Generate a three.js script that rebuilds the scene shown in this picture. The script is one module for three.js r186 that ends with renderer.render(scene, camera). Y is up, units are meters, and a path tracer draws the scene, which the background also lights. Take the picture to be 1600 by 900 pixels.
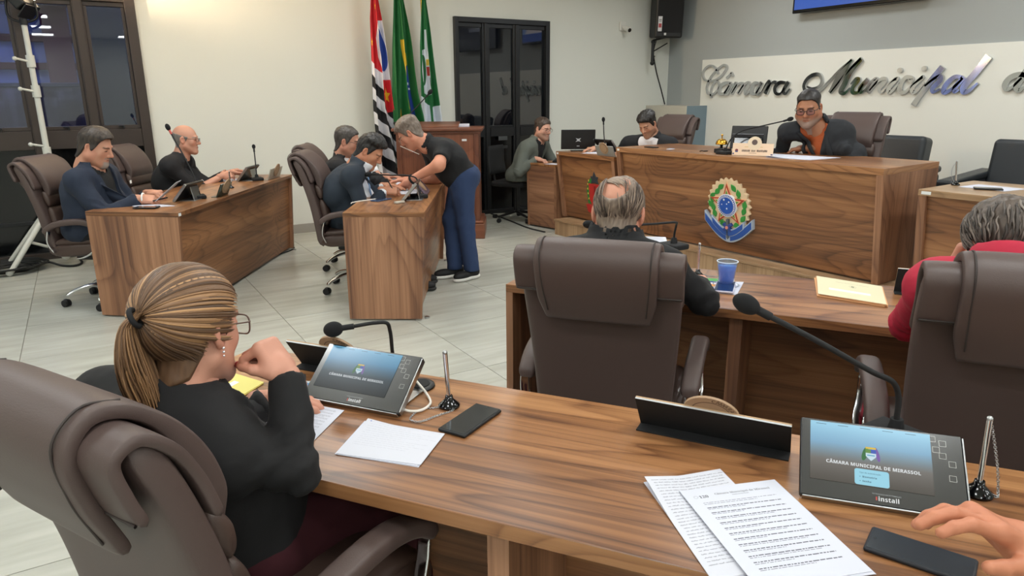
import * as THREE from 'three';
import { mergeGeometries } from 'three/addons/utils/BufferGeometryUtils.js';
import { RoundedBoxGeometry } from 'three/addons/geometries/RoundedBoxGeometry.js';
import { RectAreaLightUniformsLib } from 'three/addons/lights/RectAreaLightUniformsLib.js';

// ---------------------------------------------------------------- camera, sky, light, exposure
const scene = new THREE.Scene();
const camera = new THREE.PerspectiveCamera(44.63, 16 / 9, 0.05, 60);
camera.position.set(0, 1.5, 0);
camera.lookAt(0.4955, 1.5 - 0.2665, -0.8268);
camera.rotateZ(-0.0068);
scene.add(camera);
scene.background = new THREE.Color(0.26, 0.33, 0.62);            // dusk sky outside the window
scene.backgroundIntensity = 4.5;
const renderer = new THREE.WebGLRenderer({ antialias: true });
renderer.toneMapping = THREE.LinearToneMapping;
renderer.toneMappingExposure = 1.9;
renderer.shadowMap.enabled = true;
RectAreaLightUniformsLib.init();
const PANEL_LIGHT = 7.2, PANEL_GLOW = 5.2, PANEL_COLOR = new THREE.Color(0.955, 0.99, 0.985);
const LAMP_LIGHT = 26;
// ---------------------------------------------------------------- small helpers
const V = (x, y, z) => new THREE.Vector3(x, y, z);
const rad = d => d * Math.PI / 180;
const clamp = (x, a, b) => x < a ? a : x > b ? b : x;
const mixf = (a, b, t) => a + (b - a) * t;
const sstep = (a, b, x) => { const t = clamp((x - a) / (b - a), 0, 1); return t * t * (3 - 2 * t); };
function rng(seed) { let s = seed >>> 0; return () => { s = (s + 0x6D2B79F5) >>> 0; let t = s; t = Math.imul(t ^ (t >>> 15), t | 1); t ^= t + Math.imul(t ^ (t >>> 7), t | 61); return ((t ^ (t >>> 14)) >>> 0) / 4294967296; }; }
function hash3(x, y, z) { let h = Math.imul(x, 374761393) ^ Math.imul(y, 668265263) ^ Math.imul(z, 2147483629 | 0); h = Math.imul(h ^ (h >>> 13), 1274126177); return ((h ^ (h >>> 16)) >>> 0) / 4294967296; }
function vnoise(x, y, z = 0) {
  const xi = Math.floor(x), yi = Math.floor(y), zi = Math.floor(z); let u = x - xi, v = y - yi, w = z - zi;
  u = u * u * (3 - 2 * u); v = v * v * (3 - 2 * v); w = w * w * (3 - 2 * w);
  const c = (a, b, d) => hash3(xi + a, yi + b, zi + d);
  return mixf(mixf(mixf(c(0, 0, 0), c(1, 0, 0), u), mixf(c(0, 1, 0), c(1, 1, 0), u), v), mixf(mixf(c(0, 0, 1), c(1, 0, 1), u), mixf(c(0, 1, 1), c(1, 1, 1), u), v), w);
}
const counts = {};
function numbered(name) { const n = counts[name] = (counts[name] ?? -1) + 1; return n ? name + '_' + String(n).padStart(3, '0') : name; }
function shade(o) { o.castShadow = true; o.receiveShadow = true; return o; }
function tag(o, label, category, group) { o.userData.label = label; o.userData.category = category; if (group) o.userData.group = group; return o; }
function thing(name, label, category, pos = [0, 0, 0], turn = 0, group) {
  const o = new THREE.Group(); o.name = numbered(name); o.position.set(pos[0], pos[1], pos[2]); o.rotation.y = turn;
  scene.add(o); return tag(o, label, category, group);
}
function obj(name, geos, m, parent) {
  const list = Array.isArray(geos) ? geos : [geos];
  const g = list.length > 1 ? mergeGeometries(list.map(q => q.index ? q.toNonIndexed() : q).map(strip)) : list[0];
  const o = shade(new THREE.Mesh(g, m)); o.name = parent ? name : numbered(name); (parent || scene).add(o); return o;
}
function strip(g) { for (const k of Object.keys(g.attributes)) if (!['position', 'normal', 'uv', 'color'].includes(k)) g.deleteAttribute(k); if (!g.attributes.uv) g.setAttribute('uv', new THREE.BufferAttribute(new Float32Array(g.attributes.position.count * 2), 2)); return g; }
function struct(name, geos, m, parent) { const o = obj(name, geos, m, parent); if (!parent) o.userData.kind = 'structure'; return o; }
function structGroup(name) { const o = new THREE.Group(); o.name = name; o.userData.kind = 'structure'; scene.add(o); return o; }
// geometry helpers
const mv = (g, x, y, z, rx = 0, ry = 0, rz = 0) => { if (rx || ry || rz) g.applyMatrix4(new THREE.Matrix4().makeRotationFromEuler(new THREE.Euler(rx, ry, rz, 'YXZ'))); return g.translate(x, y, z); };
const box = (w, h, d, x = 0, y = 0, z = 0, rx = 0, ry = 0, rz = 0) => mv(new THREE.BoxGeometry(w, h, d), x, y, z, rx, ry, rz);
const rbox = (w, h, d, r, x = 0, y = 0, z = 0, rx = 0, ry = 0, rz = 0, s = 3) => mv(new RoundedBoxGeometry(w, h, d, s, Math.min(r, w / 2.01, h / 2.01, d / 2.01)), x, y, z, rx, ry, rz);
const cyl = (r0, r1, h, x = 0, y = 0, z = 0, seg = 24, rx = 0, ry = 0, rz = 0) => mv(new THREE.CylinderGeometry(r1, r0, h, seg), x, y, z, rx, ry, rz);
const ball = (r, x, y, z, sx = 1, sy = 1, sz = 1, seg = 20) => new THREE.SphereGeometry(r, seg, Math.round(seg * .7)).scale(sx, sy, sz).translate(x, y, z);
const vec = p => p.isVector3 ? p : V(p[0], p[1], p[2]);
function tube(pts, r, seg = 0, rs = 8, closed = false) { const c = new THREE.CatmullRomCurve3(pts.map(vec), closed, 'centripetal'); return new THREE.TubeGeometry(c, seg || Math.max(8, pts.length * 6), r, rs, closed); }
function rod(a, b, r0, r1 = r0, seg = 12) { a = vec(a); b = vec(b); const d = b.clone().sub(a), g = new THREE.CylinderGeometry(r1, r0, d.length(), seg); g.applyQuaternion(new THREE.Quaternion().setFromUnitVectors(V(0, 1, 0), d.normalize())); return g.translate((a.x + b.x) / 2, (a.y + b.y) / 2, (a.z + b.z) / 2); }
function lathe(pts, seg = 28) { return new THREE.LatheGeometry(pts.map(p => new THREE.Vector2(p[0], p[1])), seg); }
function worldUV(g, grain = 'h', along = null, off = 0) {            // uv in metres; u runs along the grain
  g = g.index ? g.toNonIndexed() : g; const p = g.attributes.position, n = g.attributes.normal, uv = new Float32Array(p.count * 2);
  const a = along || V(1, 0, 0), b = V(-a.z, 0, a.x);
  for (let i = 0; i < p.count; i += 3) {
    const nn = V(0, 0, 0); for (let k = 0; k < 3; k++) nn.add(V(n.getX(i + k), n.getY(i + k), n.getZ(i + k))); nn.normalize();
    for (let k = 0; k < 3; k++) {
      const q = V(p.getX(i + k), p.getY(i + k), p.getZ(i + k)); let u, v;
      if (Math.abs(nn.y) > .7) { u = q.dot(a); v = q.dot(b); } else { const t = V(nn.z, 0, -nn.x).normalize(); if (grain === 'v') { u = q.y; v = q.dot(t); } else { u = q.dot(t); v = q.y; } }
      uv[2 * (i + k)] = u + off; uv[2 * (i + k) + 1] = v + off * .37;
    }
  }
  g.setAttribute('uv', new THREE.BufferAttribute(uv, 2)); return g;
}
function hexa(bot, top) {                                             // 4 bottom + 4 top corners in order, flat faces
  const P = [...bot, ...top].map(vec), F = [[0, 1, 2, 3], [7, 6, 5, 4], [0, 4, 5, 1], [1, 5, 6, 2], [2, 6, 7, 3], [3, 7, 4, 0]], pos = [];
  const c = P.reduce((s, q) => s.add(q), V(0, 0, 0)).multiplyScalar(1 / 8);
  for (const f of F) { let q = f.map(i => P[i]); const nn = q[1].clone().sub(q[0]).cross(q[2].clone().sub(q[0])); if (nn.dot(q[0].clone().sub(c)) < 0) q = [q[0], q[3], q[2], q[1]]; for (const i of [0, 1, 2, 0, 2, 3]) pos.push(q[i].x, q[i].y, q[i].z); }
  const g = new THREE.BufferGeometry(); g.setAttribute('position', new THREE.Float32BufferAttribute(pos, 3)); g.computeVertexNormals();
  g.setAttribute('uv', new THREE.Float32BufferAttribute(new Float32Array(pos.length / 3 * 2), 2)); return g;
}
function slab(poly, y0, y1, bev = .0015) {                            // horizontal plate with a chamfered edge; poly = [[x,z],...]
  const s = new THREE.Shape(poly.map(p => new THREE.Vector2(p[0], -p[1])));
  const g = new THREE.ExtrudeGeometry(s, { depth: y1 - y0 - 2 * bev, bevelEnabled: bev > 0, bevelThickness: bev, bevelSize: bev, bevelOffset: -bev, bevelSegments: 1 });
  return g.rotateX(-Math.PI / 2).translate(0, y0 + bev, 0);
}
function sweep(path, xAxis, width, thick, ns = 24, power = 4, capRound = .5) {  // cushion: superellipse sections along a path; width along xAxis
  const c = new THREE.CatmullRomCurve3(path.map(vec), false, 'centripetal'), N = Math.max(14, path.length * 6), pos = [], idx = [], uv = []; xAxis = xAxis.clone().normalize();
  const M = ns; let len = c.getLength();
  for (let i = 0; i <= N; i++) {
    const t = i / N, p = c.getPointAt(t), tg = c.getTangentAt(t), nrm = xAxis.clone().cross(tg).normalize();
    let w = typeof width === 'function' ? width(t) : width, h = typeof thick === 'function' ? thick(t) : thick;
    const ed = Math.min(t, 1 - t) * len, R = h * capRound, k = ed < R ? Math.sqrt(Math.max(0, 1 - (1 - ed / R) ** 2)) : 1; const hh = h * Math.max(.04, k), ww = w - h * .5 * (1 - k);
    for (let j = 0; j < M; j++) { const a = j / M * 2 * Math.PI, ca = Math.cos(a), sa = Math.sin(a), e = 2 / power, x = Math.sign(ca) * Math.abs(ca) ** e * ww / 2, y = Math.sign(sa) * Math.abs(sa) ** e * hh / 2; pos.push(p.x + xAxis.x * x + nrm.x * y, p.y + xAxis.y * x + nrm.y * y, p.z + xAxis.z * x + nrm.z * y); uv.push(j / M * (w + h) * 2, t * len); }
  }
  for (let i = 0; i < N; i++) for (let j = 0; j < M; j++) { const a = i * M + j, b = i * M + (j + 1) % M, d = a + M, e = b + M; idx.push(a, b, d, b, e, d); }
  for (const [s, fl] of [[0, 0], [N * M, 1]]) { const ci = pos.length / 3; let x = 0, y = 0, z = 0; for (let j = 0; j < M; j++) { x += pos[3 * (s + j)]; y += pos[3 * (s + j) + 1]; z += pos[3 * (s + j) + 2]; } pos.push(x / M, y / M, z / M); uv.push(0, 0); for (let j = 0; j < M; j++) fl ? idx.push(s + j, s + (j + 1) % M, ci) : idx.push(s + (j + 1) % M, s + j, ci); }
  const g = new THREE.BufferGeometry(); g.setAttribute('position', new THREE.Float32BufferAttribute(pos, 3)); g.setAttribute('uv', new THREE.Float32BufferAttribute(uv, 2)); g.setIndex(idx); g.computeVertexNormals(); return g;
}
function ribbonShape(pts, ws, N = 40) {                               // outline of a pen stroke: pts [[x,y]..], widths
  const c = new THREE.CatmullRomCurve3(pts.map(p => V(p[0], p[1], 0)), false, 'centripetal'), L = [], R = [];
  for (let i = 0; i <= N; i++) { const t = i / N, p = c.getPoint(t), q = c.getTangent(t), f = t * (ws.length - 1), k = Math.min(ws.length - 2, Math.floor(f)), w = ws.length > 1 ? mixf(ws[k], ws[k + 1], f - k) : ws[0]; L.push([p.x - q.y * w / 2, p.y + q.x * w / 2]); R.push([p.x + q.y * w / 2, p.y - q.x * w / 2]); }
  return { L, R };
}
function ribbonSolid(pts, ws, depth, N = 40) {                        // extruded pen stroke (quads, copes with loops)
  const { L, R } = ribbonShape(pts, ws, N), pos = [], idx = [];
  for (let i = 0; i <= N; i++) { pos.push(L[i][0], L[i][1], depth, R[i][0], R[i][1], depth, L[i][0], L[i][1], 0, R[i][0], R[i][1], 0); }
  const quad = (a, b, c, d) => idx.push(a, b, c, a, c, d);
  for (let i = 0; i < N; i++) { const a = 4 * i, b = a + 4; quad(a, a + 1, b + 1, b); quad(a + 2, b + 2, b + 3, a + 3); quad(a, b, b + 2, a + 2); quad(a + 1, a + 3, b + 3, b + 1); }
  quad(0, 2, 3, 1); const z = 4 * N; quad(z, z + 1, z + 3, z + 2);
  let g = new THREE.BufferGeometry(); g.setAttribute('position', new THREE.Float32BufferAttribute(pos, 3)); g.setIndex(idx); g = g.toNonIndexed(); g.computeVertexNormals();
  g.setAttribute('uv', new THREE.Float32BufferAttribute(new Float32Array(g.attributes.position.count * 2), 2)); return g;
}
function plate(pts, depth, bev = .001) { const s = new THREE.Shape(pts.map(p => new THREE.Vector2(p[0], p[1]))); return new THREE.ExtrudeGeometry(s, { depth: depth - bev, bevelEnabled: true, bevelThickness: bev, bevelSize: bev, bevelOffset: -bev, bevelSegments: 1, curveSegments: 8 }); }
// ---------------------------------------------------------------- textures
function dataTex(w, h, f, srgb = true) {
  const d = new Uint8Array(w * h * 4); for (let y = 0; y < h; y++) for (let x = 0; x < w; x++) { const c = f(x, y), i = 4 * (y * w + x); d[i] = clamp(c[0], 0, 255); d[i + 1] = clamp(c[1], 0, 255); d[i + 2] = clamp(c[2], 0, 255); d[i + 3] = 255; }
  const t = new THREE.DataTexture(d, w, h); t.wrapS = t.wrapT = THREE.RepeatWrapping; t.magFilter = THREE.LinearFilter; t.minFilter = THREE.LinearMipmapLinearFilter; t.generateMipmaps = true; if (srgb) t.colorSpace = THREE.SRGBColorSpace; t.needsUpdate = true; return t;
}
function canvasTex(w, h, draw) { const c = document.createElement('canvas'); c.width = w; c.height = h; draw(c.getContext('2d'), w, h); const t = new THREE.CanvasTexture(c); t.colorSpace = THREE.SRGBColorSpace; t.anisotropy = 8; return t; }
function woodTex(seed, light, mid, dark, sizeU = 2.4, sizeV = 1.2, rings = 22, W = 1024, Hh = 1024) {   // walnut veneer: contours of stretched noise
  const T = dataTex(W, Hh, (x, y) => {
    const u = x / W * sizeU, v = y / Hh * sizeV;
    const per = (fu, fv, s) => {                                      // noise that repeats over the texture
      const a = x / W, b = y / Hh, n = (p, q) => vnoise(p * fu * sizeU, q * fv * sizeV, s + seed * 7.31);
      const ka = sstep(.86, 1, a), kb = sstep(.86, 1, b); if (!ka && !kb) return n(a, b);
      return mixf(mixf(n(a, b), n(a - 1, b), ka), mixf(n(a, b - 1), n(a - 1, b - 1), ka), kb);
    };
    const hgt = per(.42, 2.6, 0) * 1.1 + per(1.3, 6, 3) * .20 + v * .55 * 0 + per(3, 30, 5) * .035;
    const r = hgt * rings, fr = r - Math.floor(r), line = fr < .82 ? fr / .82 : (1 - fr) / .18;
    const broad = per(.16, 6.5, 9) * .65 + per(.5, 17, 10) * .35, fib = per(2.6, 130, 12), fib2 = per(7, 420, 15), str = per(.5, 62, 18), fine = per(1.1, 190, 25);
    let k = .34 * Math.pow(line, 3.2) * (.35 + 1.1 * per(.6, 3, 21)) + .50 * sstep(.28, .74, broad) + .34 * (str - .5) + .26 * (fib - .5) + .22 * (fib2 - .5) + .34 * Math.max(0, fine - .58) * 2 + .0;
    const c = k < .45 ? [0, 1, 2].map(i => mixf(light[i], mid[i], clamp(k / .45, -.3, 1))) : [0, 1, 2].map(i => mixf(mid[i], dark[i], clamp((k - .45) / .5, 0, 1)));
    return c;
  });
  T.repeat.set(1 / sizeU, 1 / sizeV); T.anisotropy = 8; return T;
}
const std = (o) => new THREE.MeshStandardMaterial(o), phys = (o) => new THREE.MeshPhysicalMaterial(o);
const hex = (c, rough = .6, metal = 0, extra = {}) => std({ color: c, roughness: rough, metalness: metal, ...extra });
const walnutA = woodTex(1, [172, 124, 82], [138, 94, 60], [80, 50, 32], 2.4, 1.2, 22, 2048, 1024);
const walnutB = woodTex(5, [166, 118, 78], [131, 88, 56], [80, 51, 32]);
const walnutV = woodTex(9, [164, 120, 90], [134, 94, 68], [96, 64, 48], 1.6, 1.2, 13, 1024, 1024);
const paleWood = woodTex(13, [176, 146, 112], [158, 127, 95], [128, 100, 72], 1.2, .6, 8, 512, 512);
const redWood = woodTex(17, [124, 76, 54], [102, 60, 42], [76, 42, 30], 1.6, 1.2, 8, 512, 512);
const grainBump = (() => { const T = dataTex(512, 512, (x, y) => { const n = vnoise(x / 42, y / 2.2, 2) * .6 + vnoise(x / 18, y / 1.1, 7) * .4; const v = 255 * n; return [v, v, v]; }, false); T.repeat.set(1 / .5, 1 / .5); return T; })();
const wood = (map, rough = .42, bs = .00012, extra = {}) => std({ map, roughness: rough, bumpMap: grainBump, bumpScale: bs, ...extra });
const M = {
  wood: wood(walnutA, .31), woodB: wood(walnutB, .40), woodV: wood(walnutV, .42), pale: wood(paleWood, .5), redwood: wood(redWood, .38),
  woodIn: hex(0x2a1a12, .7), black: hex(0x0b0b0c, .45), blackMat: hex(0x121214, .8), blackGloss: hex(0x07080a, .12), rubber: hex(0x151517, .75), foam: hex(0x101012, .95),
  chrome: std({ color: 0xd8d9dc, roughness: .12, metalness: 1 }), steel: std({ color: 0xb9bbbd, roughness: .28, metalness: 1 }), gold: std({ color: 0xc79a3c, roughness: .3, metalness: 1 }),
  white: hex(0xe9e8e4, .6), paper: hex(0xc9cbd8, .85), whitePlastic: hex(0xdedcd4, .5), cable: hex(0x121212, .6), whiteCable: hex(0xe6dfd6, .5),
};
const leatherBump = dataTex(256, 256, (x, y) => { const v = 120 + 90 * (vnoise(x / 3.1, y / 3.1, 4) - .5) + 80 * (vnoise(x / 7, y / 7, 9) - .5); return [v, v, v]; }, false); leatherBump.repeat.set(1 / .06, 1 / .06);
M.leather = std({ color: 0x50413d, roughness: .5, bumpMap: leatherBump, bumpScale: .00025 });
M.leatherIn = std({ color: 0x46352e, roughness: .48, bumpMap: leatherBump, bumpScale: .00025 });
M.seam = hex(0x332a27, .6);
M.armBlack = std({ color: 0x24282c, roughness: .42, bumpMap: leatherBump, bumpScale: .0003 });
// ---------------------------------------------------------------- signed distance modelling for people
const smin = (a, b, k) => { const h = k - Math.abs(a - b); return h > 0 ? Math.min(a, b) - h * h / (4 * k) : Math.min(a, b); };
const smax = (a, b, k) => -smin(-a, -b, k);
function capsule(a, b, r0, r1) {                                      // tapered, round ends
  const ax = a.x, ay = a.y, az = a.z, dx = b.x - ax, dy = b.y - ay, dz = b.z - az, L = dx * dx + dy * dy + dz * dz || 1e-9;
  return (x, y, z) => { const px = x - ax, py = y - ay, pz = z - az, t = clamp((px * dx + py * dy + pz * dz) / L, 0, 1), qx = px - t * dx, qy = py - t * dy, qz = pz - t * dz; return Math.sqrt(qx * qx + qy * qy + qz * qz) - (r0 + (r1 - r0) * t); };
}
function ellip(c, r, X, Y, Z) {                                       // oriented ellipsoid
  X = X || V(1, 0, 0); Y = Y || V(0, 1, 0); Z = Z || V(0, 0, 1); const [a, b, d] = r;
  return (x, y, z) => { const px = x - c.x, py = y - c.y, pz = z - c.z, u = (px * X.x + py * X.y + pz * X.z), v = (px * Y.x + py * Y.y + pz * Y.z), w = (px * Z.x + py * Z.y + pz * Z.z); const k0 = Math.sqrt((u / a) ** 2 + (v / b) ** 2 + (w / d) ** 2), k1 = Math.sqrt((u / a / a) ** 2 + (v / b / b) ** 2 + (w / d / d) ** 2); return k1 < 1e-9 ? -Math.min(a, b, d) : k0 * (k0 - 1) / k1; };
}
function rboxSdf(c, h, r, X, Y, Z) { return (x, y, z) => { const px = x - c.x, py = y - c.y, pz = z - c.z, u = Math.abs(px * X.x + py * X.y + pz * X.z) - h[0] + r, v = Math.abs(px * Y.x + py * Y.y + pz * Y.z) - h[1] + r, w = Math.abs(px * Z.x + py * Z.y + pz * Z.z) - h[2] + r; const a = Math.max(u, 0), b = Math.max(v, 0), d = Math.max(w, 0); return Math.sqrt(a * a + b * b + d * d) + Math.min(Math.max(u, v, w), 0) - r; }; }
const blend = (list, k) => (x, y, z) => { let d = list[0](x, y, z); for (let i = 1; i < list.length; i++) d = smin(d, list[i](x, y, z), k); return d; };
function mesh(f, lo, hi, cell, color) {                               // surface nets with block skipping
  const n = [0, 1, 2].map(i => Math.max(4, Math.ceil((hi[i] - lo[i]) / cell / 4) * 4 + 1)), [nx, ny, nz] = n, G = new Float32Array(nx * ny * nz).fill(1), sy = nx, sz = nx * ny, B = 4, lim = cell * B * 1.9;
  for (let bz = 0; bz < nz - 1; bz += B) for (let by = 0; by < ny - 1; by += B) for (let bx = 0; bx < nx - 1; bx += B) {
    const d = f(lo[0] + (bx + 2) * cell, lo[1] + (by + 2) * cell, lo[2] + (bz + 2) * cell), far = Math.abs(d) > lim;
    const ex = bx + B >= nx - 1 ? B : B - 1, ey = by + B >= ny - 1 ? B : B - 1, ez = bz + B >= nz - 1 ? B : B - 1;
    for (let k = 0; k <= ez; k++) for (let j = 0; j <= ey; j++) for (let i = 0; i <= ex; i++) { const X = bx + i, Y = by + j, Z = bz + k; G[X + Y * sy + Z * sz] = far ? d : f(lo[0] + X * cell, lo[1] + Y * cell, lo[2] + Z * cell); }
  }
  const id = new Int32Array(nx * ny * nz).fill(-1), pos = [], idx = [], E = [[0, 1], [2, 3], [4, 5], [6, 7], [0, 2], [1, 3], [4, 6], [5, 7], [0, 4], [1, 5], [2, 6], [3, 7]], off = [0, 1, sy, sy + 1, sz, sz + 1, sz + sy, sz + sy + 1];
  for (let z = 0; z < nz - 1; z++) for (let y = 0; y < ny - 1; y++) for (let x = 0; x < nx - 1; x++) {
    const o = x + y * sy + z * sz; let m = 0; for (let c = 0; c < 8; c++) if (G[o + off[c]] < 0) m |= 1 << c; if (m === 0 || m === 255) continue;
    let ax = 0, ay = 0, az = 0, c = 0; for (const [p, q] of E) if (((m >> p) & 1) !== ((m >> q) & 1)) { const a = G[o + off[p]], b = G[o + off[q]], t = a / (a - b); ax += (p & 1) + t * ((q & 1) - (p & 1)); ay += ((p >> 1) & 1) + t * (((q >> 1) & 1) - ((p >> 1) & 1)); az += (p >> 2) + t * ((q >> 2) - (p >> 2)); c++; }
    id[o] = pos.length / 3; pos.push(lo[0] + (x + ax / c) * cell, lo[1] + (y + ay / c) * cell, lo[2] + (z + az / c) * cell);
  }
  for (let z = 1; z < nz - 1; z++) for (let y = 1; y < ny - 1; y++) for (let x = 1; x < nx - 1; x++) {
    const o = x + y * sy + z * sz, a = G[o] < 0;
    const q = (p, b1, b2) => { if (a === (G[o + p] < 0)) return; const A = id[o - b1 - b2], B2 = id[o - b2], C = id[o], D = id[o - b1]; if (A < 0 || B2 < 0 || C < 0 || D < 0) return; a ? idx.push(A, B2, C, A, C, D) : idx.push(A, C, B2, A, D, C); };
    q(1, sy, sz); q(sy, sz, 1); q(sz, 1, sy);
  }
  const g = new THREE.BufferGeometry(); g.setAttribute('position', new THREE.Float32BufferAttribute(pos, 3)); g.setIndex(idx); g.computeVertexNormals();
  if (color) { const nV = pos.length / 3, col = new Float32Array(nV * 3); for (let i = 0; i < nV; i++) { const c = color(pos[3 * i], pos[3 * i + 1], pos[3 * i + 2]); col[3 * i] = c[0]; col[3 * i + 1] = c[1]; col[3 * i + 2] = c[2]; } g.setAttribute('color', new THREE.BufferAttribute(col, 3)); }
  return g;
}
const lin = h => { const c = new THREE.Color(h); return [c.r, c.g, c.b]; };
const cmix = (a, b, t) => [mixf(a[0], b[0], t), mixf(a[1], b[1], t), mixf(a[2], b[2], t)];
function joinColored(list) { return mergeGeometries(list.map(g => { g = g.index ? g.toNonIndexed() : g; for (const k of Object.keys(g.attributes)) if (!['position', 'normal', 'color'].includes(k)) g.deleteAttribute(k); return g; })); }
const M_skin = std({ vertexColors: true, roughness: .55 }), M_hair = std({ vertexColors: true, roughness: .5 }), M_eye = hex(0xe8e4dc, .2);
const clothMats = {}; const M_cloth = (c, r = .85) => clothMats[c + '|' + r] ||= phys({ color: c, roughness: r, sheen: .12, sheenRoughness: .6, sheenColor: new THREE.Color(0x777777) });
// a hand: wrist point W, finger direction D, palm normal Nn (out of the palm), side = +1 left / -1 right
const POSE = { reach: { c: [.18, .50, .28], s: .05, t: [.50, .80, .38], j: [-.02, .05, .22, .42] }, flat: { c: [.18, .22, .15], s: .10, t: [.75, .55, .25] }, rest: { c: [.45, .55, .35], s: .07, t: [.6, .7, .35] }, fist: { c: [1.45, 1.65, 1.0], s: .02, t: [.25, .85, .75], tb: 1 }, hold: { c: [.55, .75, .5], s: .06, t: [.45, .7, .7] }, pinch: { c: [.8, .9, .6], s: .03, t: [.35, .85, .75] }, spread: { c: [.35, .35, .25], s: .16, t: [.8, .5, .35] } };
function handField(W, D, Nn, side, pose, s = 1) {
  D = D.clone().normalize(); Nn = Nn.clone().sub(D.clone().multiplyScalar(Nn.dot(D))).normalize(); const T = D.clone().cross(Nn).multiplyScalar(-side).normalize();
  const at = (a, b, c) => W.clone().addScaledVector(D, a * s).addScaledVector(T, b * s).addScaledVector(Nn, c * s);
  const palm = rboxSdf(at(.052, 0, 0), [.044 * s, .040 * s, .0145 * s], .013 * s, D, T, Nn), heel = ellip(at(.03, .018, .008), [.034 * s, .022 * s, .017 * s], D, T, Nn), heel2 = ellip(at(.03, -.022, .007), [.034 * s, .016 * s, .015 * s], D, T, Nn);
  const root = capsule(at(-.03, 0, 0), at(.025, 0, 0), .027 * s, .027 * s);
  let base = blend([palm, heel, heel2, root], .014 * s); const fingers = [], nails = [], joints = [];
  const FB = [[.090, .030], [.097, .0095], [.093, -.011], [.083, -.0305]], FL = [.075, .083, .077, .060], FR = [.0092, .0095, .0089, .0078];
  for (let i = 0; i < 4; i++) {
    let p = at(FB[i][0] - .012, FB[i][1], .001), ang = 0; const sp = (1.5 - i) * pose.s, segs = [], jit = pose.j ? pose.j[i] : 0; let prev = p; const fl = [.46, .30, .24];
    for (let k = 0; k < 3; k++) { ang += pose.c[k] + jit * (k < 2 ? .5 : .2); const dir = D.clone().multiplyScalar(Math.cos(ang)).addScaledVector(Nn, Math.sin(ang)).addScaledVector(T, Math.sin(sp) * Math.max(.1, Math.cos(ang))).normalize(); const q = prev.clone().addScaledVector(dir, (FL[i] * fl[k] + (k ? 0 : .012)) * s); segs.push(capsule(prev, q, FR[i] * s * (1.08 - .1 * k), FR[i] * s * (1 - .1 * k))); if (k === 2) nails.push([q.clone(), dir.clone(), Nn.clone().multiplyScalar(-Math.cos(ang)).addScaledVector(D, Math.sin(ang)).normalize(), FR[i] * s]); prev = q; }
    fingers.push(blend(segs, .004 * s));
  }
  { const [tt, td, tn] = pose.t; let p = at(.018, .030, .006); const d0 = T.clone().multiplyScalar(tt).addScaledVector(D, td).addScaledVector(Nn, tn).normalize(); const bend = pose.tb ? T.clone().multiplyScalar(-.8).addScaledVector(Nn, .25) : D.clone().multiplyScalar(.35).addScaledVector(T, -.12); const q1 = p.clone().addScaledVector(d0, .044 * s), d1 = d0.clone().addScaledVector(bend, .6).normalize(), q2 = q1.clone().addScaledVector(d1, .034 * s), d2 = d1.clone().addScaledVector(bend, .55).normalize(), q3 = q2.clone().addScaledVector(d2, .024 * s); base = smin2(base, capsule(p, q1, .0155 * s, .0115 * s), .012 * s); fingers.push(blend([capsule(q1, q2, .0115 * s, .0105 * s), capsule(q2, q3, .0108 * s, .0088 * s)], .004 * s)); nails.push([q3, d2, d2.clone().cross(bend.clone().cross(d2)).multiplyScalar(-1).normalize(), .0095 * s]); }
  const f = (x, y, z) => { let d = base(x, y, z); let m = 1e9; for (const g of fingers) m = Math.min(m, g(x, y, z)); return smin(d, m, .006 * s); };
  const R = .2 * s; return { f, lo: [W.x - R, W.y - R, W.z - R], hi: [W.x + R, W.y + R, W.z + R], nails, D, T, Nn, W };
}
const smin2 = (f, g, k) => (x, y, z) => smin(f(x, y, z), g(x, y, z), k);
function bounds(f, lo, hi, cell) {                                    // shrink a box to the surface inside it
  const a = [1e9, 1e9, 1e9], b = [-1e9, -1e9, -1e9], st = cell; for (let x = lo[0]; x <= hi[0]; x += st) for (let y = lo[1]; y <= hi[1]; y += st) for (let z = lo[2]; z <= hi[2]; z += st) if (f(x, y, z) < st) { const p = [x, y, z]; for (let i = 0; i < 3; i++) { a[i] = Math.min(a[i], p[i]); b[i] = Math.max(b[i], p[i]); } }
  return [a.map(v => v - st * 1.5), b.map(v => v + st * 1.5)];
}
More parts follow.
